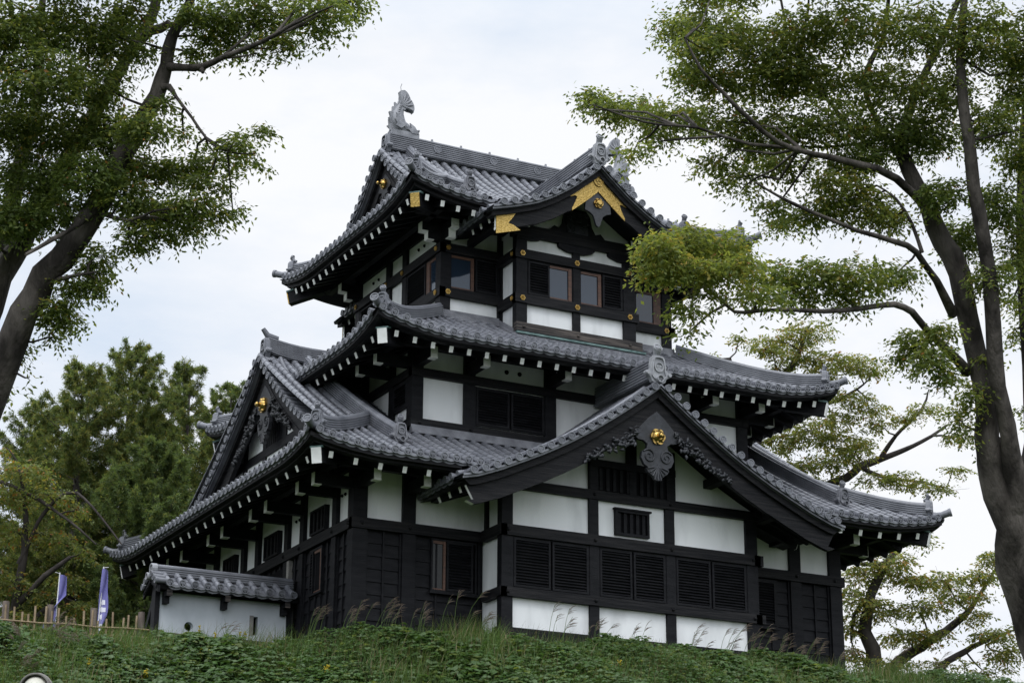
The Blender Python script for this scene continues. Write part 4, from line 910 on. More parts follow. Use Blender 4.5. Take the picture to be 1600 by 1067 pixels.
ridge([(-7.78, WC, -2.00), (-3.72, WC, -2.00)], .26, .24, 4, rf, cap=.075)
mb = MB(); c = np.array((-7.80, WC, -1.82)); mb.disc_end(c, (-1, 0, 0), .15, th=.10); mb.disc_end(c+Z3*.0+Y3*-.0+np.array((-.02, 0, -.22)), (-1, 0, 0), .1, th=.3); mb.build('ridge_end_tile', M['tile_light'], rf)
# ---------------------------------------------------------------- bamboo fence
def gz(x, y): return float(ground_z(np.array(x), np.array(y)))
FN = empty('bamboo_fence', (-10.0, 1.3, -4.4), 'low rustic bamboo fence with log posts running left from the tiled wall', 'fence')
A_, B_ = np.array((-8.05, 1.75)), np.array((-13.4, .75))
def fpt(f): q = A_+(B_-A_)*f; return q[0], q[1], -4.24-.30*f
r = random.Random(5)
for f in (.0, .26, .49, .72, .95):
    x, y, z = fpt(f+.02); mb = MB(); mb.tube([(x, y, z-.3), (x+.01, y, z+.5), (x, y, z+1.12)], [.105, .095, .09], 9); mb.build('post', M['log'], FN)
for f in np.linspace(.05, .99, 24):
    x, y, z = fpt(f+r.uniform(-.008, .008)); y -= .07; h = r.uniform(.78, 1.08); mb = MB(); mb.tube([(x, y, z-.2), (x+r.uniform(-.03, .03), y, z+h)], [.034, .03], 6); mb.build('bamboo_stake', M['bamboo'], FN)
for h in (.40, .62):
    mb = MB(); mb.tube([np.array(fpt(f))+np.array((0, -.12, h+r.uniform(-.02, .02))) for f in np.linspace(-.02, 1, 8)], .025, 6); mb.build('bamboo_rail', M['bamboo'], FN)
# ---------------------------------------------------------------- banners
def banner(base, h, lean, sag, label, flip):
    b = np.array(base, float); B = empty('banner', b, label, 'banner', 'purple banners on white poles beside the tower')
    top = b+np.array((lean, 0, h)); mb = MB(); mb.tube([b, top], .022, 7); mb.tube([top-Z3*.03, top+np.array((.5*flip*.3, 0, .0))], .012, 5); mb.build('banner_pole', M['pole'], B)
    nu, nv = 7, 26; rows = []
    for j in range(nv):
        v = j/(nv-1); row = []
        for i in range(nu):
            u = i/(nu-1); wv = math.sin(v*9+u*2)*.05*u+math.sin(v*4.2)*.10*u
            x = (flip*(u-.3)*(.12+.22*sag(v)) if flip > 0 else u*(.20-.62*min(1, max(0, (v-.28)/.3))*(1-.55*max(0, v-.8)/.2)))+wv; row.append(top+np.array((x-lean*v*.9, -.10*math.sin(u*5+v*6)*u-.02, -.06-v*(h-.55)*1.0-u*.10*sag(v))))
        rows.append(row)
    mb = MB(); mb.grid(rows, 0, True); mb.build('banner_cloth', M['purple'], B)
    mb = MB(); rr = random.Random(int(h*100))   # white lettering and a round crest near the foot
    def patch(v0, v1, u0, u1):
        def S(u, v):
            i = u*(nu-1); j = v*(nv-1); a, c = min(int(i), nu-2), min(int(j), nv-2); fi, fj = i-a, j-c
            return (rows[c][a]*(1-fi)+rows[c][a+1]*fi)*(1-fj)+(rows[c+1][a]*(1-fi)+rows[c+1][a+1]*fi)*fj+np.array((0, -.012, 0))
        mb.add([S(u0, v0), S(u1, v0), S(u1, v1), S(u0, v1)], [(0, 1, 2, 3)])
    v = .40
    while v < .70:
        for k in range(4):
            a = rr.uniform(.2, .6); patch(v+rr.uniform(0, .05), v+rr.uniform(.055, .075), a, a+rr.uniform(.12, .3))
        patch(v, v+.075, .45, .55); v += .10
    for k in range(10):
        a = 2*math.pi*k/10; patch(.78+.035*math.sin(a)-.012, .78+.035*math.sin(a)+.012, .5+.25*math.cos(a)-.09, .5+.25*math.cos(a)+.09)
    patch(.40, .80, .485, .515); mb.build('banner_print', M['whitecloth'], B)
pa = at(83, 1000, 64); pb = at(150, 1000, 63)
banner((pa[0], pa[1], pa[2]-.6), 2.7, .06, lambda v: .25+.75*max(0, v-.35), 'left of two purple banners, its foot blown out to the left of the pole', -1)
banner((pb[0], pb[1], pb[2]-.6), 2.85, .09, lambda v: .18+.14*math.sin(v*5), 'purple banner hanging limp on its pole, nearer to the tiled wall', 1)
# ---------------------------------------------------------------- park lamp at the lower left
pl = at(56, 1077.5, 20.0)
LM = empty('park_lamp', (pl[0], pl[1], -16.0), 'round pale lamp head under a dark metal hood at the lower left corner', 'street lamp')
ax = np.cross(Z3, FW); ax /= np.linalg.norm(ax); fh = np.array((FW[0], FW[1], 0)); fh /= np.linalg.norm(fh)
mb = MB(); rows = []
for j in range(13):
    t = math.pi*j/12; rows.append([pl+ax*(.128*math.sin(t)*math.cos(a))+fh*(.128*math.sin(t)*math.sin(a))+Z3*(.128*math.cos(t)) for a in np.linspace(0, 2*math.pi, 21)])
mb.grid(rows, 0, True); mb.build('lamp_globe', M['lampglobe'], LM)
mb = MB()
for off, rr in ((-.08, .142), (.0, .154), (.08, .142)):
    mb.tube([pl+ax*rr*math.cos(a)+Z3*rr*math.sin(a)+fh*off for a in np.linspace(-.2, math.pi+.2, 24)], .012 if off == 0 else .010, 7)
rows = [[pl+ax*.146*math.cos(a)+Z3*.146*math.sin(a)+fh*o_ for o_ in (-.09, -.03, .03, .09)] for a in np.linspace(-.2, math.pi+.2, 24)]
mb.grid(rows, 0, True); mb.build('lamp_hood', M['lampmetal'], LM)
mb = MB(); mb.tube([(pl[0], pl[1], -16.1), (pl[0], pl[1], -15.6), (pl[0], pl[1], pl[2]-.2)], [.09, .06, .05], 10); mb.build('lamp_post', M['lampmetal'], LM)
#@@TREES
# ---------------------------------------------------------------- trees
def unit(a): return a/(np.linalg.norm(a, axis=-1, keepdims=True)+1e-9)
def leaf_quads(c, d, up, L, W):
    d = unit(d); sd = unit(np.cross(d, up)); nn = np.cross(sd, d); L = L[:, None]; W = W[:, None]
    V = np.stack([c, c+d*L*.45+sd*W*.5-nn*W*.10, c+d*L-nn*L*.10, c+d*L*.45-sd*W*.5-nn*W*.10], 1)
    return V.reshape(-1, 3), np.arange(len(c)*4).reshape(-1, 4)
def spray(cent, radii, nleaf, L, layers=3, per=8, droop=.22, twl=.42, R=rng, hub=None):
    cent = np.asarray(cent); T = max(1, nleaf//per)
    p = R.normal(size=(T, 3)); p = unit(p)*(R.random((T, 1))**.42)
    if layers: lz = (R.integers(0, layers, T)+.5)/layers*2-1; p[:, 2] = np.where(np.abs(lz) < 1, lz*np.sqrt(np.clip(1-.8*p[:, 0]**2-.5*p[:, 1]**2, .1, 1))+R.normal(0, .20, T), p[:, 2])
    o = cent+p*radii
    out = p*np.array((1, 1, .25)); d = unit(out*.9+R.normal(0, .55, (T, 3))*np.array((1, 1, .35))+np.array((0, 0, -droop)))
    l = twl*(.6+.8*R.random(T))
    f = (np.arange(per)+.5)/per
    C = o[:, None, :]+d[:, None, :]*(l[:, None, None]*f[None, :, None])+np.array((0, 0, -1.0))*((f**2)[None, :, None]*l[:, None, None]*.25)
    sd = unit(np.cross(d, Z3+R.normal(0, .25, (T, 3)))); sgn = np.where(np.arange(per) % 2 == 0, 1.0, -1.0)
    D = d[:, None, :]*.55+sd[:, None, :]*sgn[None, :, None]*.85+R.normal(0, .28, (T, per, 3))+np.array((0, 0, -.28))
    U = unit(Z3*.8+R.normal(0, .6, (T, per, 3)))
    C = C.reshape(-1, 3)+R.normal(0, .02, (T*per, 3)); n = len(C); ll = L*(.65+.6*R.random(n))
    return leaf_quads(C, D.reshape(-1, 3), U.reshape(-1, 3), ll, ll*(.36+.12*R.random(n)))
def tree(name, label, cat, base, skel, clumps, d0, px, L, mix, group=None, k=1.9, barkm='bark', layers=2, depthr=1.1, limb=.014, seed=1, twl=.20, hi_mix=None):
    """skel: [(points (px, py, dd, radius px)...)], clumps: (px, py, rx, ry, depth offset, density, bright)"""
    R = np.random.default_rng(seed); rr = random.Random(seed)
    root = empty(name, base, label, cat, group); mb = MB(); S = []
    for path in skel:
        P = [at(q[0], q[1], d0+q[2]) for q in path]; r = [q[3]*px for q in path]
        # densify with a little wobble
        Q = []; RR = []
        for i in range(len(P)-1):
            m = max(2, int(np.linalg.norm(P[i+1]-P[i])/.35))
            for j in range(m):
                f = j/m; p0 = P[max(i-1, 0)]; p1, p2 = P[i], P[i+1]; p3 = P[min(i+2, len(P)-1)]
                q = .5*((2*p1)+(-p0+p2)*f+(2*p0-5*p1+4*p2-p3)*f*f+(-p0+3*p1-3*p2+p3)*f**3); rad_ = r[i]*(1-f)+r[i+1]*f
                Q.append(q+np.array([rr.gauss(0, .12*rad_) for _ in range(3)])); RR.append(rad_*(1+rr.gauss(0, .04)))
        Q.append(P[-1]); RR.append(r[-1]); mb.tube(Q, RR, 11 if max(RR) > .08 else 7); S += list(zip(Q, RR))
    SQ = np.array([q for q, _ in S]); SR = np.array([r for _, r in S])
    LV = []; LM = []; LFc = []; off = 0; names = list(mix.keys())
    for c in clumps:
        x, y, rx, ry = c[:4]; dd = c[4] if len(c) > 4 else 0; den = c[5] if len(c) > 5 else 1.0; br = c[6] if len(c) > 6 else 0
        C = at(x, y, d0+dd+R.normal(0, .25)); rad3 = np.maximum(np.array((rx*px, rx*px*depthr*.9, ry*px))-np.array((1, 1, .9))*twl*.55, .03)
        # limb from the skeleton
        dist = np.linalg.norm(SQ-C, axis=1)+np.where(SR < .008, 1, 0)+.6*np.maximum(0, SQ[:, 2]-C[2]); i = int(dist.argmin()); q0 = SQ[i]
        if dist[i] > .1:
            m1 = q0*.6+C*.4+np.array([rr.gauss(0, .06*dist[i]) for _ in range(3)]); m2_ = q0*.2+C*.8+np.array([rr.gauss(0, .05*dist[i]) for _ in range(3)])
            r0 = min(limb*(1+.25*dist[i]), SR[i]*.8+.004); pts = [q0, m1, m2_, C]; mb.tube(pts, [r0, r0*.8, r0*.6, r0*.4], 5, cap=False)
        for _ in range(max(5, int(rx*px*14))):
            v = np.array([rr.gauss(0, .55) for _ in range(3)])*rad3; e = C+v; m_ = C+v*.5+np.array((0, 0, -.05*rx*px)); mb.tube([C+v*.05, m_, e], [limb*.34, limb*.24, limb*.12], 3, cap=False)
        area = math.pi*rx*ry*px*px; n = int(k*den*area/(.5*L*L*.46))
        V, F = spray(C, rad3, n, L, layers, R=R, twl=twl); LV.append(V); LFc.append(F+off); off += len(V)
        pr = np.array([mix[q] for q in names], float)
        if br: pr = pr*np.array([{'deep': .35, 'mid': .9, 'fresh': 2.2, 'yellow': 3.0, 'orange': 1.0, 'olive': 1.2}.get(q, 1) for q in names]) if br > 0 else pr*np.array([{'deep': 2.4, 'mid': 1.0, 'fresh': .3, 'yellow': .3}.get(q, 1) for q in names])  # positive: sunlight painted in by a paler, yellower leaf mix; negative: deeper mix
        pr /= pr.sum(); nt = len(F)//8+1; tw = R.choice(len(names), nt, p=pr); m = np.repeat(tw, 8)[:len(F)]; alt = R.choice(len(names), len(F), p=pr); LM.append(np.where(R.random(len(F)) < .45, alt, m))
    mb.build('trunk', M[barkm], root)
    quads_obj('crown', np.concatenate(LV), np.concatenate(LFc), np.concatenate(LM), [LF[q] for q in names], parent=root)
    return root
ZMIX = dict(deep=.26, mid=.44, fresh=.25, yellow=.045, orange=.006)
# big zelkova in the right foreground
D = 22.0; PX = D/FPX
sk = [
 [(1700, 1850, 0, 52), (1672, 1500, 0, 44), (1645, 1200, 0, 37), (1624, 1067, 0, 31), (1617, 1003, 0, 30), (1597, 920, 0, 30), (1583, 850, 0, 30), (1566, 770, 0, 30), (1550, 715, 0, 26), (1541, 680, 0, 20), (1540, 610, .05, 17), (1524, 555, .1, 16.5), (1498, 430, .15, 17.5), (1474, 380, .2, 16), (1450, 322, .25, 14), (1420, 265, .3, 12.5), (1408, 215, .4, 10), (1430, 150, .6, 7), (1462, 80, .8, 6), (1490, 20, 1.0, 5), (1520, -60, 1.2, 4)],
 [(1590, 800, -.1, 20), (1586, 740, -.15, 18), (1575, 690, -.2, 14), (1569, 640, -.2, 13), (1557, 560, -.25, 13), (1548, 440, -.3, 12), (1529, 330, -.3, 11), (1518, 260, -.3, 10), (1508, 180, -.3, 8.5), (1500, 90, -.2, 7), (1506, 0, 0, 6), (1500, -90, .2, 5)],
 [(1604, 800, .1, 18), (1612, 730, .3, 15), (1608, 640, .4, 10), (1600, 500, .6, 8), (1595, 380, .8, 8), (1596, 250, 1.0, 7), (1610, 100, 1.2, 6), (1640, -60, 1.4, 5)],
 [(1446, 325, .25, 8.16), (1400, 278, -.1, 6.46), (1340, 256, -.5, 5.44), (1270, 240, -.9, 4.42), (1215, 222, -1.2, 3.74), (1170, 185, -1.4, 3.40), (1130, 145, -1.5, 2.86), (1095, 108, -1.6, 2.18), (1070, 60, -1.6, 1.36)],
 [(1250, 232, -.9, 2.72), (1170, 225, -1.3, 2.38), (1090, 200, -1.5, 2.04), (1030, 195, -1.7, 1.77), (985, 185, -1.9, 1.50), (930, 165, -2.1, 0.95)],
 [(1420, 265, .3, 6.12), (1370, 190, .5, 4.76), (1350, 120, .6, 4.76), (1380, 60, .7, 4.08), (1390, -20, .8, 2.72)],
 [(1380, 250, .1, 4.08), (1320, 190, .4, 3.40), (1270, 120, .6, 2.72), (1230, 50, .8, 2.38), (1215, -40, .9, 1.70)],
 [(1490, 490, .15, 8.84), (1462, 440, -.2, 6.12), (1432, 395, -.5, 5.10), (1400, 378, -.8, 4.42), (1340, 360, -1.1, 3.40), (1270, 332, -1.4, 2.86), (1215, 306, -1.6, 2.18), (1180, 285, -1.8, 1.36)],
 [(1440, 395, -.5, 3.40), (1425, 350, -.4, 2.72), (1400, 310, -.4, 2.04), (1370, 290, -.4, 1.36)],
 [(1512, 580, .1, 10.20), (1478, 545, -.3, 6.80), (1448, 515, -.6, 5.78), (1425, 488, -.9, 5.44), (1398, 476, -1.1, 4.76), (1345, 482, -1.4, 4.08), (1290, 487, -1.7, 3.54), (1235, 484, -2.0, 3.13), (1180, 486, -2.2, 2.72), (1148, 487, -2.3, 2.31), (1118, 462, -2.4, 2.04), (1085, 440, -2.5, 1.63), (1050, 415, -2.6, 1.22)],
 [(1340, 482, -1.4, 2.72), (1290, 448, -1.2, 2.45), (1230, 446, -1.4, 2.04)],
]
cl = [(1060, 40, 45, 35), (1095, 75, 50, 28), (1120, 45, 60, 36), (1180, 70, 55, 42), (1250, 45, 60, 42), (1330, 35, 70, 45), (1430, 45, 70, 48), (1530, 55, 70, 55), (1590, 120, 45, 65), (1230, 100, 60, 35),
 (1075, 110, 40, 22), (1110, 120, 60, 28), (1190, 130, 70, 32), (1280, 120, 70, 36), (1380, 130, 70, 40), (1470, 140, 60, 46), (1550, 190, 50, 46),
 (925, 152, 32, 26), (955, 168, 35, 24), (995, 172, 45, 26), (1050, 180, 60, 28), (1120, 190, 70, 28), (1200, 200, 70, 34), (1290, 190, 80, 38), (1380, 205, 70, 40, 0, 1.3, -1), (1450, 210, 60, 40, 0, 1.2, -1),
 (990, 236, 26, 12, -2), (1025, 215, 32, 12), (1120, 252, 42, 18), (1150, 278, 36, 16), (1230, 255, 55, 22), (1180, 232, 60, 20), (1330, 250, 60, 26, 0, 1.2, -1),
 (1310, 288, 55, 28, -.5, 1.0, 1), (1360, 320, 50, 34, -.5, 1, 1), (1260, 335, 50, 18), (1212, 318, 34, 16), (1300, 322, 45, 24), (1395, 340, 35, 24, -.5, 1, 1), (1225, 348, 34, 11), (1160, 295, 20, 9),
 (1030, 385, 38, 30, -2.6, 1.2, 1), (1075, 372, 45, 28, -2.6, 1.2, 1), (1130, 382, 48, 28, -2.4, 1.2, 1), (1025, 425, 30, 22, -2.6, 1.2, 1), (1090, 420, 50, 24, -2.5, 1.2, 1), (1155, 412, 36, 24, -2.3, 1.1, 1),
 (1200, 428, 60, 24, -1.8), (1270, 425, 60, 28, -1.6), (1340, 428, 60, 28, -1.2), (1400, 428, 45, 24, -.9), (1190, 460, 48, 17, -2), (1260, 462, 55, 14, -1.6), (1330, 460, 50, 13, -1.2),
 (1072, 482, 28, 24, -2.5, .7), (1078, 518, 20, 14, -2.5, .5), (1105, 458, 26, 14, -2.4, .8),
 (1425, 535, 40, 34, -.4, .9), (1455, 560, 40, 32, -.3, .9), (1400, 558, 22, 12, -.4, .7), (1480, 590, 28, 24, 0, .6), (1470, 515, 35, 22, -.2, .9),
 (1500, 655, 26, 40, -.3, .7), (1520, 610, 22, 30, -.3, .7), (1545, 430, 45, 40, .2, .8), (1590, 390, 32, 50, .6, .9), (1590, 520, 18, 26, .8, .6), (1500, 370, 40, 44, .5, 1.1, -1), (1560, 320, 48, 50, .5, 1.0, -1), (1590, 240, 40, 40, .8, 1), (1470, 300, 45, 34, .5, 1.1, -1), (1540, 560, 24, 16, 0, .5), (1596, 640, 14, 20, .4, .4), (1580, 470, 26, 18, .5, .7),
 (1640, 60, 80, 70), (1700, 200, 80, 70), (1680, 350, 70, 60), (1640, 480, 50, 40), (1560, -70, 90, 60), (1420, -80, 90, 60), (1280, -60, 80, 50), (1150, -30, 60, 40), (1760, 40, 90, 70), (1500, -180, 120, 70), (1330, -170, 100, 60), (1680, -120, 110, 80), (1100, -10, 40, 25)]
rb = at(1700, 1850, D); tree('zelkova_tree', 'large zelkova with forked grey trunk in the right foreground, its boughs reaching over the roof', 'tree', (rb[0], rb[1], -16.0), sk, cl, D, PX, .056, ZMIX, group=None, k=4.9, seed=3)
# zelkova in the left foreground
D = 21.0; PX = D/FPX
sk = [
 [(-330, 1750, 0, 58.80), (-250, 1350, 0, 48.72), (-140, 950, 0, 38.64), (-60, 730, 0, 30.24), (0, 580, 0, 25.20), (38, 490, 0, 22.68), (72, 430, 0, 21.00), (118, 375, 0, 20.16), (150, 320, .05, 19.32), (190, 245, .1, 16.80), (222, 190, .15, 14.28), (246, 148, .2, 13.44), (258, 100, .2, 10.92), (268, 60, .2, 9.24), (290, 15, .3, 7.56), (330, -60, .4, 5.04)],
 [(-140, 950, 0, 33.60), (-80, 640, .3, 26.88), (-20, 480, .5, 22.68), (18, 405, .6, 20.16), (50, 350, .6, 17.64), (92, 270, .7, 14.28), (150, 170, .8, 10.92), (200, 85, .9, 10.08), (232, 38, 1.0, 9.24), (246, -10, 1.1, 7.56), (262, -90, 1.2, 4.20)],
 [(205, 78, .9, 8.40), (236, 52, .8, 8.40), (262, 40, .75, 7.14), (264, 38, .74, 6.72)],
 [(-60, 620, .8, 20.16), (-10, 440, 1.0, 16.80), (18, 320, 1.1, 14.28), (38, 235, 1.2, 11.76), (55, 165, 1.3, 9.24), (62, 60, 1.4, 6.72), (70, -60, 1.5, 4.20)],
 [(262, 104, .2, 7.56), (290, 106, 0, 5.88), (318, 104, -.2, 5.88), (345, 92, -.4, 4.62), (375, 80, -.6, 4.20), (410, 66, -.8, 3.36), (445, 46, -1, 2.69), (480, 28, -1.2, 2.02), (520, 10, -1.4, 1.18)],
 [(318, 104, -.2, 4.20), (316, 110, -.25, 3.78), (317, 114, -.28, 2.52)],
 [(252, 140, .2, 7.56), (264, 136, .1, 5.04), (276, 152, 0, 2.86), (300, 185, -.2, 2.35), (322, 215, -.3, 2.10), (340, 232, -.4, 1.85), (372, 240, -.5, 1.26), (400, 240, -.6, 0.76)],
 [(160, 320, .05, 5.04), (125, 350, -.2, 3.78), (80, 375, -.5, 3.36), (40, 398, -.8, 2.52)],
 [(150, 330, 0, 4.20), (200, 345, -.3, 2.52), (240, 330, -.5, 1.68)],
 [(100, 75, .9, 4.20), (50, 85, .3, 3.36), (0, 110, 0, 3.36), (-40, 130, 0, 2.52)],
 [(80, 440, 0, 5.04), (120, 430, -.2, 2.94), (150, 425, -.3, 1.68)],
]
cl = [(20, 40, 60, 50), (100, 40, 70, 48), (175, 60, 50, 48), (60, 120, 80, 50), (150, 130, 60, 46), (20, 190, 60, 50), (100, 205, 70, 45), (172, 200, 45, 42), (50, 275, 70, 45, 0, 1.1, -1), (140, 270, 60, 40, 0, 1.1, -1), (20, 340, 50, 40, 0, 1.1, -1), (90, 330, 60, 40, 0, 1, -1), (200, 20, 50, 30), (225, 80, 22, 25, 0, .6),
 (300, 22, 32, 20), (340, 28, 60, 28), (420, 25, 70, 28), (500, 14, 60, 20), (556, 4, 36, 10), (350, 64, 48, 22), (430, 66, 45, 16), (498, 44, 30, 13), (300, 80, 22, 16), (400, 84, 26, 8, 0, .7), (545, 24, 18, 8, 0, .6),
 (225, 195, 45, 32), (286, 205, 26, 12, 0, .8), (258, 160, 24, 22, 0, .7), (365, 222, 36, 16), (408, 206, 25, 11), (340, 245, 55, 13), (395, 248, 25, 8), (295, 262, 50, 20), (240, 262, 48, 28), (325, 286, 48, 15), (295, 318, 58, 22), (350, 334, 26, 13), (372, 326, 10, 14, 0, .5), (240, 330, 48, 28), (205, 382, 28, 13), (232, 362, 48, 18), (195, 305, 48, 34), (280, 352, 46, 13), (300, 345, 30, 12), (190, 250, 35, 35),
 (150, 418, 32, 22), (120, 445, 42, 22), (155, 440, 26, 14, 0, .7), (98, 498, 36, 26), (85, 478, 30, 22), (22, 540, 26, 34, 0, .6), (90, 528, 22, 9, 0, .6), (10, 600, 20, 14, 0, .4), (45, 590, 12, 8, 0, .3), (150, 395, 30, 16, 0, .7),
 (-60, 60, 70, 60), (-60, 200, 70, 60), (-70, 340, 70, 60), (-160, 100, 90, 70), (-170, 260, 90, 70), (100, -60, 100, 50), (260, -50, 80, 40), (400, -40, 80, 36), (-20, -70, 90, 50), (200, -150, 120, 60), (-60, -170, 120, 70), (520, -24, 50, 20)]
lb = at(-330, 1750, D); tree('zelkova_tree', 'zelkova with several leaning trunks in the left foreground, its crown filling the upper left', 'tree', (lb[0], lb[1], -16.0), sk, cl, D, PX, .057, dict(deep=.46, mid=.38, fresh=.13, yellow=.02, orange=.01), k=6.0, seed=8)
# cherry tree turning orange behind the fence
D = 66.0; PX = D/FPX
sk = [[(10, 1200, 0, 12), (15, 1060, 0, 10), (22, 960, 0, 8), (35, 880, 0, 6), (40, 800, 0, 4), (30, 730, 0, 2)], [(22, 950, 0, 6), (70, 900, -.4, 4.5), (110, 870, -.6, 3)], [(30, 880, 0, 4), (70, 800, -.2, 3), (120, 770, -.5, 2.4), (190, 850, -1, 1.2)], [(-40, 740, 0, 3), (10, 755, 0, 3.4), (60, 780, -.3, 3), (110, 815, -.5, 2), (150, 850, -.6, 1.2)], [(15, 1040, 0, 6), (60, 960, .3, 4), (100, 930, .3, 2)]]
cl = [(40, 735, 50, 22), (15, 775, 40, 24), (75, 772, 48, 18), (118, 795, 28, 14, 0, .8), (25, 830, 40, 22), (85, 838, 44, 18), (128, 862, 24, 14, 0, .8), (100, 905, 36, 20), (15, 905, 34, 24), (62, 925, 32, 13, 0, .8), (125, 945, 36, 20), (20, 960, 36, 20), (95, 975, 32, 13, 0, .7), (-40, 790, 50, 40), (-40, 900, 50, 50), (-60, 700, 40, 30), (10, 700, 20, 10, 0, .6)]
cb = at(10, 1200, D); tree('cherry_tree', 'cherry tree with olive and orange autumn leaves behind the bamboo fence', 'tree', (cb[0], cb[1], -4.6), sk, cl, D, PX, .14, dict(olive=.42, mid=.34, yellow=.10, orange=.065, deep=.08), k=3.2, barkm='barkfar', limb=.03, seed=5, twl=.45)
# zelkovas behind the right of the tower
D = 88.0; PX = D/FPX
sk = [[(1230, 1300, 0, 20), (1215, 1000, 0, 18), (1190, 800, 0, 15), (1180, 700, 0, 13), (1190, 660, 0, 9), (1215, 600, 0, 6), (1245, 560, 0, 4), (1262, 510, 0, 2)], [(1185, 690, 0, 8), (1150, 620, 0, 5), (1140, 560, 0, 3)], [(1200, 800, 0, 12), (1270, 768, .5, 8), (1322, 745, .8, 6.5), (1345, 728, 1, 6), (1390, 712, 1.2, 4.6), (1440, 690, 1.4, 3.2), (1480, 664, 1.6, 1.8)], [(1375, 718, 1.1, 4), (1400, 680, 1, 3), (1440, 640, 1, 2.2), (1450, 612, 1, 1.2)], [(1345, 730, 1, 4), (1380, 745, .8, 3), (1430, 752, .8, 2), (1480, 762, .8, 1.2)], [(1195, 650, 0, 5), (1260, 640, 0, 4), (1320, 620, 0, 2.6), (1350, 600, 0, 1.4)]]
cl = [(1220, 532, 55, 17), (1262, 516, 45, 22), (1195, 545, 30, 13), (1158, 526, 20, 10, 0, .8), (1248, 556, 50, 17), (1300, 562, 50, 17), (1340, 566, 45, 15), (1366, 578, 30, 11), (1216, 578, 30, 10), (1290, 585, 40, 14), (1332, 620, 40, 16), (1362, 640, 38, 13), (1308, 650, 42, 17), (1262, 672, 50, 26), (1222, 690, 40, 24), (1318, 688, 52, 24), (1372, 662, 26, 15, 0, .8), (1412, 652, 25, 12), (1442, 638, 34, 12), (1488, 684, 20, 8), (1238, 728, 46, 15), (1292, 722, 55, 18), (1336, 704, 40, 18), (1270, 752, 40, 13), (1372, 748, 42, 14), (1405, 742, 26, 12), (1431, 755, 36, 12), (1468, 764, 34, 10), (1496, 732, 26, 9), (1505, 680, 14, 6), (1030, 548, 30, 6, 0, .6, 1), (1180, 640, 20, 20, 0, .7), (1150, 590, 30, 20), (1100, 560, 30, 14, 0, .7)]
b = at(1230, 1300, D); tree('zelkova_tree', 'thin crowned zelkova behind the right end of the tower roofs, with a long bare bough', 'tree', (b[0], b[1], -4.6), sk, cl, D, PX, .17, dict(olive=.36, mid=.26, fresh=.17, yellow=.17, orange=.03), group=None, k=3.4, barkm='barkfar', limb=.03, seed=13, twl=.45)
D = 78.0; PX = D/FPX
sk = [[(1330, 1250, 0, 18), (1350, 1120, 0, 15), (1366, 1030, 0, 12), (1352, 985, 0, 10), (1362, 930, 0, 8), (1385, 880, 0, 6.5), (1420, 835, 0, 4.5), (1440, 810, 0, 2)], [(1335, 1200, 0, 14), (1380, 1060, .3, 10), (1440, 1010, .6, 8), (1500, 968, .8, 5.5), (1530, 930, 1, 3.2), (1560, 880, 1, 1.6)], [(1360, 930, 0, 4), (1335, 960, 0, 3), (1330, 1000, 0, 2)], [(1345, 1180, 0, 10), (1450, 1060, .3, 7), (1520, 1010, .5, 4), (1580, 985, .5, 2)], [(1385, 880, 0, 4), (1340, 880, 0, 3), (1325, 860, 0, 2)]]
cl = [(1348, 896, 45, 24), (1392, 878, 46, 24), (1335, 930, 34, 22), (1368, 948, 46, 24), (1330, 975, 26, 24), (1470, 905, 58, 18), (1500, 930, 48, 18), (1442, 948, 50, 20), (1408, 990, 48, 18), (1452, 990, 40, 16), (1530, 898, 32, 18), (1548, 872, 25, 22), (1522, 960, 32, 14), (1556, 990, 46, 17), (1568, 1020, 36, 20), (1385, 1036, 55, 14), (1330, 1020, 26, 20), (1440, 840, 30, 12, 0, .7), (1420, 905, 36, 18), (1620, 900, 50, 30), (1630, 980, 50, 40), (1480, 1035, 50, 13, 0, .6), (1540, 1050, 50, 14, 0, .6), (1340, 855, 26, 14)]
b = at(1330, 1250, D); tree('zelkova_tree', 'bushy zelkova turning yellow, low behind the right corner of the tower', 'tree', (b[0], b[1], -4.6), sk, cl, D, PX, .16, dict(olive=.32, mid=.28, fresh=.14, yellow=.18, orange=.05, deep=.06), group=None, k=3.6, barkm='barkfar', limb=.03, seed=17, twl=.45)
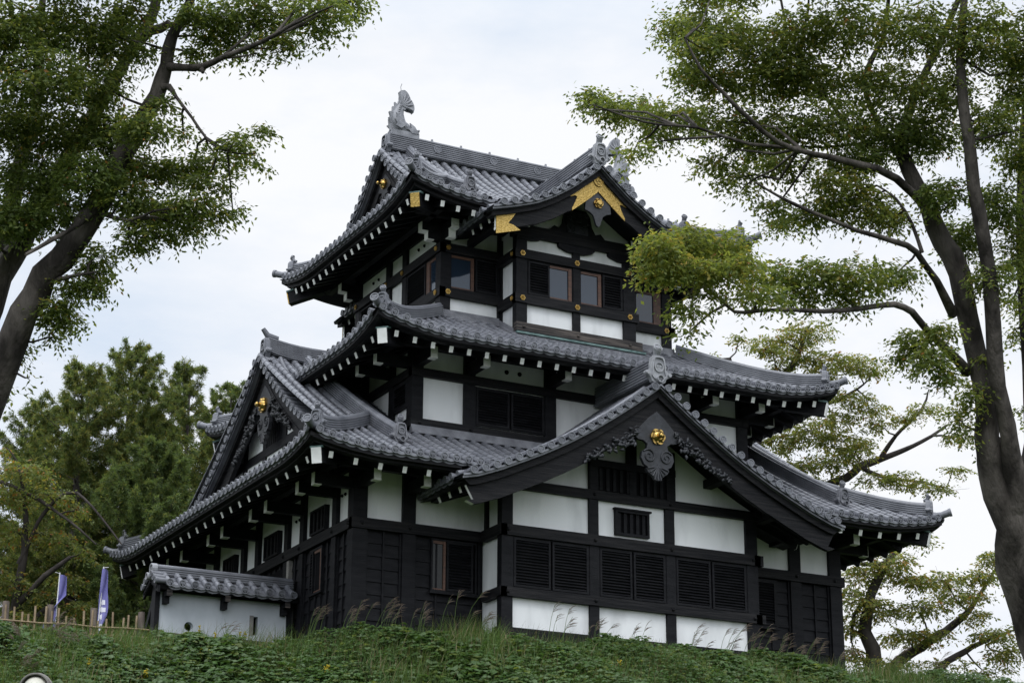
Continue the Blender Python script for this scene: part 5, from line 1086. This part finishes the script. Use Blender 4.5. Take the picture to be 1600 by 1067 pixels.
# larches behind the left of the tower
def larch(label, apex, d, R0, seed, mix):
    A = at(apex[0], apex[1], d); zb = -4.6; H = A[2]-zb; rr = random.Random(seed); R = np.random.default_rng(seed)
    root = empty('larch_tree', (A[0], A[1], zb), label, 'tree', 'larches behind the tower'); mb = MB()
    mb.tube([(A[0], A[1], zb-.3), (A[0]+.05, A[1], zb+H*.4), (A[0], A[1], zb+H*.75), A-Z3*.1], [.26, .19, .09, .015], 9)
    O = []; DD = []
    nb = 125
    for i in range(nb):
        f = .12+.88*(i+rr.random())/nb; z = zb+H*f; az = rr.uniform(0, 6.283); Lb = R0*(1-f)**.72*(1.0 if f > .25 else .85)*rr.uniform(.65, 1.15)+.25
        up = .55+.45*f; dirv = np.array((math.cos(az), math.sin(az), 0)); pts = []
        for s in np.linspace(0, 1, 6): pts.append(np.array((A[0], A[1], z))+dirv*Lb*s+Z3*Lb*(up*s*.55-.34*s*s*(1-f)+.30*s**3))
        mb.tube(pts, [.045*(1-f)+.012, .035*(1-f)+.01, .025*(1-f)+.008, .014, .01, .006], 5, cap=False)
        ns = int(8+Lb*15)
        for s in range(ns):
            t = rr.uniform(.12, 1.0); j = min(int(t*5), 4); g = t*5-j; p = pts[j]*(1-g)+pts[j+1]*g
            tl = (.25+.75*(1-t))*rr.uniform(.3, .9)*min(1, .4+Lb*.22); sdv = unit(np.cross(dirv, Z3))*rr.choice((-1, 1)); dv = unit(dirv*.7+sdv*rr.uniform(.2, 1)+Z3*rr.uniform(-.5, .25))
            m = 6+int(tl*8)
            for q in range(m): O.append(p+dv*tl*(q+.5)/m+Z3*(-.18*tl*((q+.5)/m)**2)); DD.append(dv)
    O = np.array(O); DD = np.array(DD); T = len(O); per = 6
    C = np.repeat(O, per, 0)+R.normal(0, .03, (T*per, 3)); D_ = np.repeat(DD, per, 0)*.7+R.normal(0, .6, (T*per, 3)); U = unit(Z3+R.normal(0, .6, (T*per, 3)))
    l = .145*(.6+.7*R.random(T*per)); V, F = leaf_quads(C, D_, U, l, l*.17)
    names = list(mix); pr = np.array([mix[q] for q in names]); pr /= pr.sum(); mi_ = np.repeat(R.choice(len(names), T, p=pr), per)
    mb.build('trunk', M['barkfar'], root); quads_obj('crown', V, F, mi_, [LF[q] for q in names], parent=root)
LM_ = dict(larch=.45, larch_mid=.38, larch_gold=.17)
larch('tallest larch behind the tower, its spiky top rising left of the gable', (207, 545), 76, 5.2, 21, LM_)
larch('larch left of the tallest one, above the cherry tree', (132, 574), 73, 4.4, 22, dict(larch=.4, larch_mid=.38, larch_gold=.22))
larch('larch with a broad top rising between the tallest larch and the side gable', (298, 578), 79, 5.2, 23, LM_)
larch('larch pressed close behind the side gable of the tower', (362, 602), 84, 4.8, 24, dict(larch=.55, larch_mid=.35, larch_gold=.10))
larch('lowest larch at the left edge of the grove, beside the cherry tree', (66, 632), 78, 4.0, 25, LM_)
larch('dark larch low between the banners and the tower, under the taller ones', (245, 700), 70, 4.2, 26, dict(larch=.75, larch_mid=.22, larch_gold=.03))
#@@VEG
# ---------------------------------------------------------------- plants of the bank
VR = np.random.default_rng(41)
def bank_pts(n, x0=-15, x1=19, y0=-9.5, y1=-2.5):
    out_ = []; got = 0
    while got < n:
        x = VR.uniform(-26, 30, 9000); y = VR.uniform(-10.5, 2.2, 9000); c = crest(x)
        ok = (y < c+.9) & (y > c-6.0); 
        P = np.stack([x, y, ground_z(x, y)], 1)
        d = P-CP; zz_ = d@FW; u = 800+FPX*(d@RT)/zz_; v = 533.5-FPX*(d@UPV)/zz_
        ok &= (u > -420) & (u < 2020) & (v < 1120); P = P[ok]; out_.append(P); got += len(P)
    return np.concatenate(out_)[:n]
def patch(P, s, ph): return .5+.5*np.sin(P[:, 0]*s+ph)*np.sin(P[:, 1]*s*1.3+ph*2)+.25*np.sin(P[:, 0]*s*2.7+1.7*ph)
bump_h = lambda P: .18+.24*np.sin(P[:, 0]*.9+1.0)*np.sin(P[:, 0]*.37+P[:, 1]*.5)+.12*np.sin(P[:, 0]*2.3+P[:, 1])+.07*np.sin(P[:, 0]*5.1-P[:, 1]*3)
# broad lobed leaves
P = bank_pts(44000); pa_ = patch(P, .9, .6); P = P[VR.random(len(P)) < np.clip(pa_*1.0+.32, .28, 1)]
n = len(P); base = P+np.stack([VR.normal(0, .05, n), VR.normal(0, .05, n), np.clip(bump_h(P), 0, 1)+VR.random(n)*.30], 1)
az = VR.uniform(0, 2*math.pi, n); L = VR.uniform(.07, .17, n)*(.75+.75*np.clip(patch(P, .55, 3.1), 0, 1.2))
up = unit(np.stack([VR.normal(-.25, .45, n), VR.normal(-.55, .45, n), np.full(n, .8)], 1))
VV, FF, MM = [], [], []; off = 0; mi_ = np.where(VR.random(n) < .28, 1, np.where(VR.random(n) < .15, 2, 0))
for a, l in ((0, 1.0), (.95, .78), (-.95, .78), (1.9, .5), (-1.9, .5)):
    D_ = np.stack([np.cos(az+a), np.sin(az+a), VR.normal(-.15, .1, n)], 1); V, F = leaf_quads(base, D_, up, L*l, L*l*.75)
    VV.append(V); FF.append(F+off); off += len(V); MM.append(mi_)
quads_obj('ground_cover', np.concatenate(VV), np.concatenate(FF), np.concatenate(MM), [LF['kudzu'], LF['kudzu_pale'], LF['mid']], kind='stuff')
# grass blades: three bent segments each
P = bank_pts(70000); pa_ = patch(P, .9, .6); P = P[VR.random(len(P)) < np.clip(.95-pa_, .16, .9)]; n = len(P)
h = VR.uniform(.25, .85, n)*(.8+.5*patch(P, .5, 2.0)); az = VR.normal(-.6, 1.6, n); ln = VR.uniform(.15, .65, n); wd = VR.uniform(.007, .013, n)
dx = np.stack([np.cos(az), np.sin(az), np.zeros(n)], 1); w_ = np.stack([-np.sin(az+VR.normal(0, .6, n)), np.cos(az), np.zeros(n)], 1)*wd[:, None]
pts = []
for f in (0, .4, .75, 1.0):
    c = P+Z3*(h*(f-.42*ln*f*f))[:, None]+dx*(h*ln*f*f)[:, None]; pts += [c-w_*(1-f*.92), c+w_*(1-f*.92)]
V = np.stack(pts, 1).reshape(-1, 3); b8 = np.arange(n)[:, None]*8
F = np.concatenate([b8+np.array([[0, 1, 3, 2]]), b8+np.array([[2, 3, 5, 4]]), b8+np.array([[4, 5, 7, 6]])]); m1 = np.where(VR.random(n) < .16, 1, np.where(VR.random(n) < .3, 2, 0))
quads_obj('grass', V, F, np.tile(m1, 3), [LF['grass'], LF['grass_dry'], LF['kudzu']], kind='stuff')
def ground_hit(px, py):      # where the sight line through a photo pixel meets the bank (or its crest)
    best = None
    for d in np.arange(40, 66, .1):
        p = at(px, py, d); g = float(ground_z(p[0], p[1])); 
        if p[2] <= g: return np.array((p[0], p[1], g))
        if best is None or p[2]-g < best[0]: best = (p[2]-g, p[0], p[1], g)
    return np.array(best[1:])
# plume grass clumps
def plume(px, py, d, n, label, hgt, seed, lean=1):
    r = random.Random(seed); b = ground_hit(px, py); b[2] -= .02; root = empty('plume_grass', b, label, 'plume grass', 'plume grass clumps along the bank')
    st = MB(); pl_ = MB()
    for i in range(n):
        a = r.uniform(-.6, .6); bx = b+np.array((r.gauss(0, .16), r.gauss(0, .12), 0)); H = (hgt+.25)*r.uniform(.65, 1.1); lx = lean*r.uniform(.10, .38)*H
        side = RT*lx+np.array((0, r.gauss(0, .08), 0)); P = [bx+side*f*f+Z3*H*(f-.10*f*f) for f in (0, .35, .7, 1)]
        st.tube(P, [.010, .008, .006, .004], 4, cap=False)
        tip = P[-1]; hd = unit(P[-1]-P[-2])
        for k in range(r.randint(5, 8)):
            o = tip-hd*r.uniform(0, .22); q = r.uniform(.16, .34); dirv = unit(hd*.9+RT*lean*r.uniform(.1, .9)+np.array((0, r.gauss(0, .35), 0))); pp = [o+dirv*q*f+Z3*(-.34*q*f*f) for f in (0, .5, 1)]
            pl_.tube(pp, [.003, .006, .002], 4, cap=False)
        for k in range(3):
            L_ = H*r.uniform(.5, .85); s2 = RT*r.uniform(-.5, .6)*L_+np.array((0, r.gauss(0, .2), 0)); A = [bx+s2*f*f+Z3*L_*(f-.45*f*f) for f in (0, .4, .75, 1)]; w2 = np.cross(unit(s2), Z3)*.012
            st.strip([p+w2*(1-.9*i_/3) for i_, p in enumerate(A)], [p-w2*(1-.9*i_/3) for i_, p in enumerate(A)])
    st.build('stalk', LF['grass'], root); pl_.build('plume', LF['plume'], root)
BAYW = 'beige plume grass '
for i, a in enumerate([
 (492, 985, 54, 7, 'plume grass clump between the side wall and the dark corner of the tower', 1.0), (545, 985, 53, 9, 'plume grass clump in front of the near corner post of the tower', 1.15),
 (598, 985, 52.5, 9, 'dense plume grass right of the tower corner post, before the dark boards', 1.1), (650, 985, 52, 6, 'plume grass clump below the brown sashed ground floor window', 1.05),
 (712, 985, 52, 4, 'tall thin plume grass at the left end of the white bay wall', 1.3), (757, 985, 51.5, 4, 'plume grass with drooping heads at the left return of the bay', .9),
 (868, 998, 51, 5, 'plume grass clump before the left lower white bay panel', 1.15), (925, 1002, 51, 5, 'plume grass clump before the left post of the middle bay panel', .9),
 (985, 1010, 51, 5, 'plume grass clump before the middle lower white bay panel', .8), (1075, 1022, 51, 6, 'plume grass clump before the right lower white bay panel', .95), (1130, 1026, 51, 7, 'plume grass clump at the right end of the right lower bay panel', 1.05),
 (1178, 1032, 51, 9, 'plume grass clump at the right corner post of the bay', 1.1), (1222, 1036, 51, 9, 'thick plume grass before the dark boards right of the bay', 1.1), (1262, 1042, 51, 8, 'plume grass clump before the last dark boarded bay on the right', 1.0), (1312, 1050, 51, 6, 'plume grass clump at the far right corner post of the tower', .95), (1395, 1062, 51, 7, 'plume grass clump under the yellowing tree right of the tower', 1.0), (1450, 1068, 51, 6, 'plume grass clump farthest right on the bank', .9),
 (35, 1040, 56, 8, 'plume grass clump above the lamp near the left edge', .8), (78, 1020, 57, 8, 'plume grass clump below the left banner', .8), (120, 1030, 56, 8, 'plume grass clump below the right banner', .75), (25, 1075, 54, 8, 'plume grass clump lowest in the left corner beside the lamp', .8), (345, 1010, 54, 3, 'pale plume grass before the slit of the tiled wall', .85)]):
    plume(*a, seed=60+i, lean=1 if i < 17 or i == 21 else -1 if i % 2 else 1)
# yellow flower spikes
def goldenrod(px, py, d, h, label, seed):
    r = random.Random(seed); b = ground_hit(px, py+16); h = h+.42; root = empty('yellow_flower', b, label, 'wildflower', 'yellow wildflowers on the bank'); st = MB(); fl = MB()
    for k in range(r.randint(1, 2)):
        t = b+np.array((r.gauss(0, .07), r.gauss(0, .05), 0)); top = t+np.array((r.gauss(0, .05), 0, h*r.uniform(.85, 1.05))); st.tube([t, (t+top)/2+np.array((.02, 0, 0)), top], [.008, .006, .004], 4, cap=False)
        for i in range(14):
            f = r.uniform(.66, 1); c = t*(1-f)+top*f+np.array((r.gauss(0, .022), r.gauss(0, .022), 0)); fl.tube([c, c+np.array((r.gauss(0, .02), r.gauss(0, .02), .025))], [.016, .008], 5)
        for i in range(8):
            f = r.uniform(.15, .7); c = t*(1-f)+top*f; a = r.uniform(0, 6.28); e = np.array((math.cos(a), math.sin(a), .2)); s_ = np.array((-math.sin(a), math.cos(a), 0))*.012; st.add([c, c+e*.06+s_, c+e*.12, c+e*.06-s_], [(0, 1, 2, 3)])
    st.build('stem', LF['kudzu'], root); fl.build('flower_head', LF['flower'], root)
for i, a in enumerate([(312, 1000, 55.5, .25, 'yellow flower spike right of the round loophole of the tiled wall'), (344, 1004, 55, .12, 'yellow flowers at the foot of the tiled wall between loophole and slit'), (378, 1003, 55, .15, 'yellow flower spike at the foot of the tiled wall below the slit'), (318, 1024, 54, .05, 'yellow flower spike lower on the bank below the loophole'), (135, 1043, 54.5, .06, 'yellow flower spike on the bank below the right banner'), (70, 1056, 54, .0, 'yellow flower just right of the lamp head'), (228, 1062, 53, .05, 'yellow flower spike near the bottom edge left of the wall foot'), (460, 1052, 52, .05, 'yellow flower spike near the bottom edge under the tower corner'), (515, 1058, 52, .08, 'yellow flower spike on the bank right below the corner plume grass'), (960, 1040, 50.5, .0, 'yellow flower on the bank before the middle bay panel')]):
    goldenrod(*a, seed=90+i)
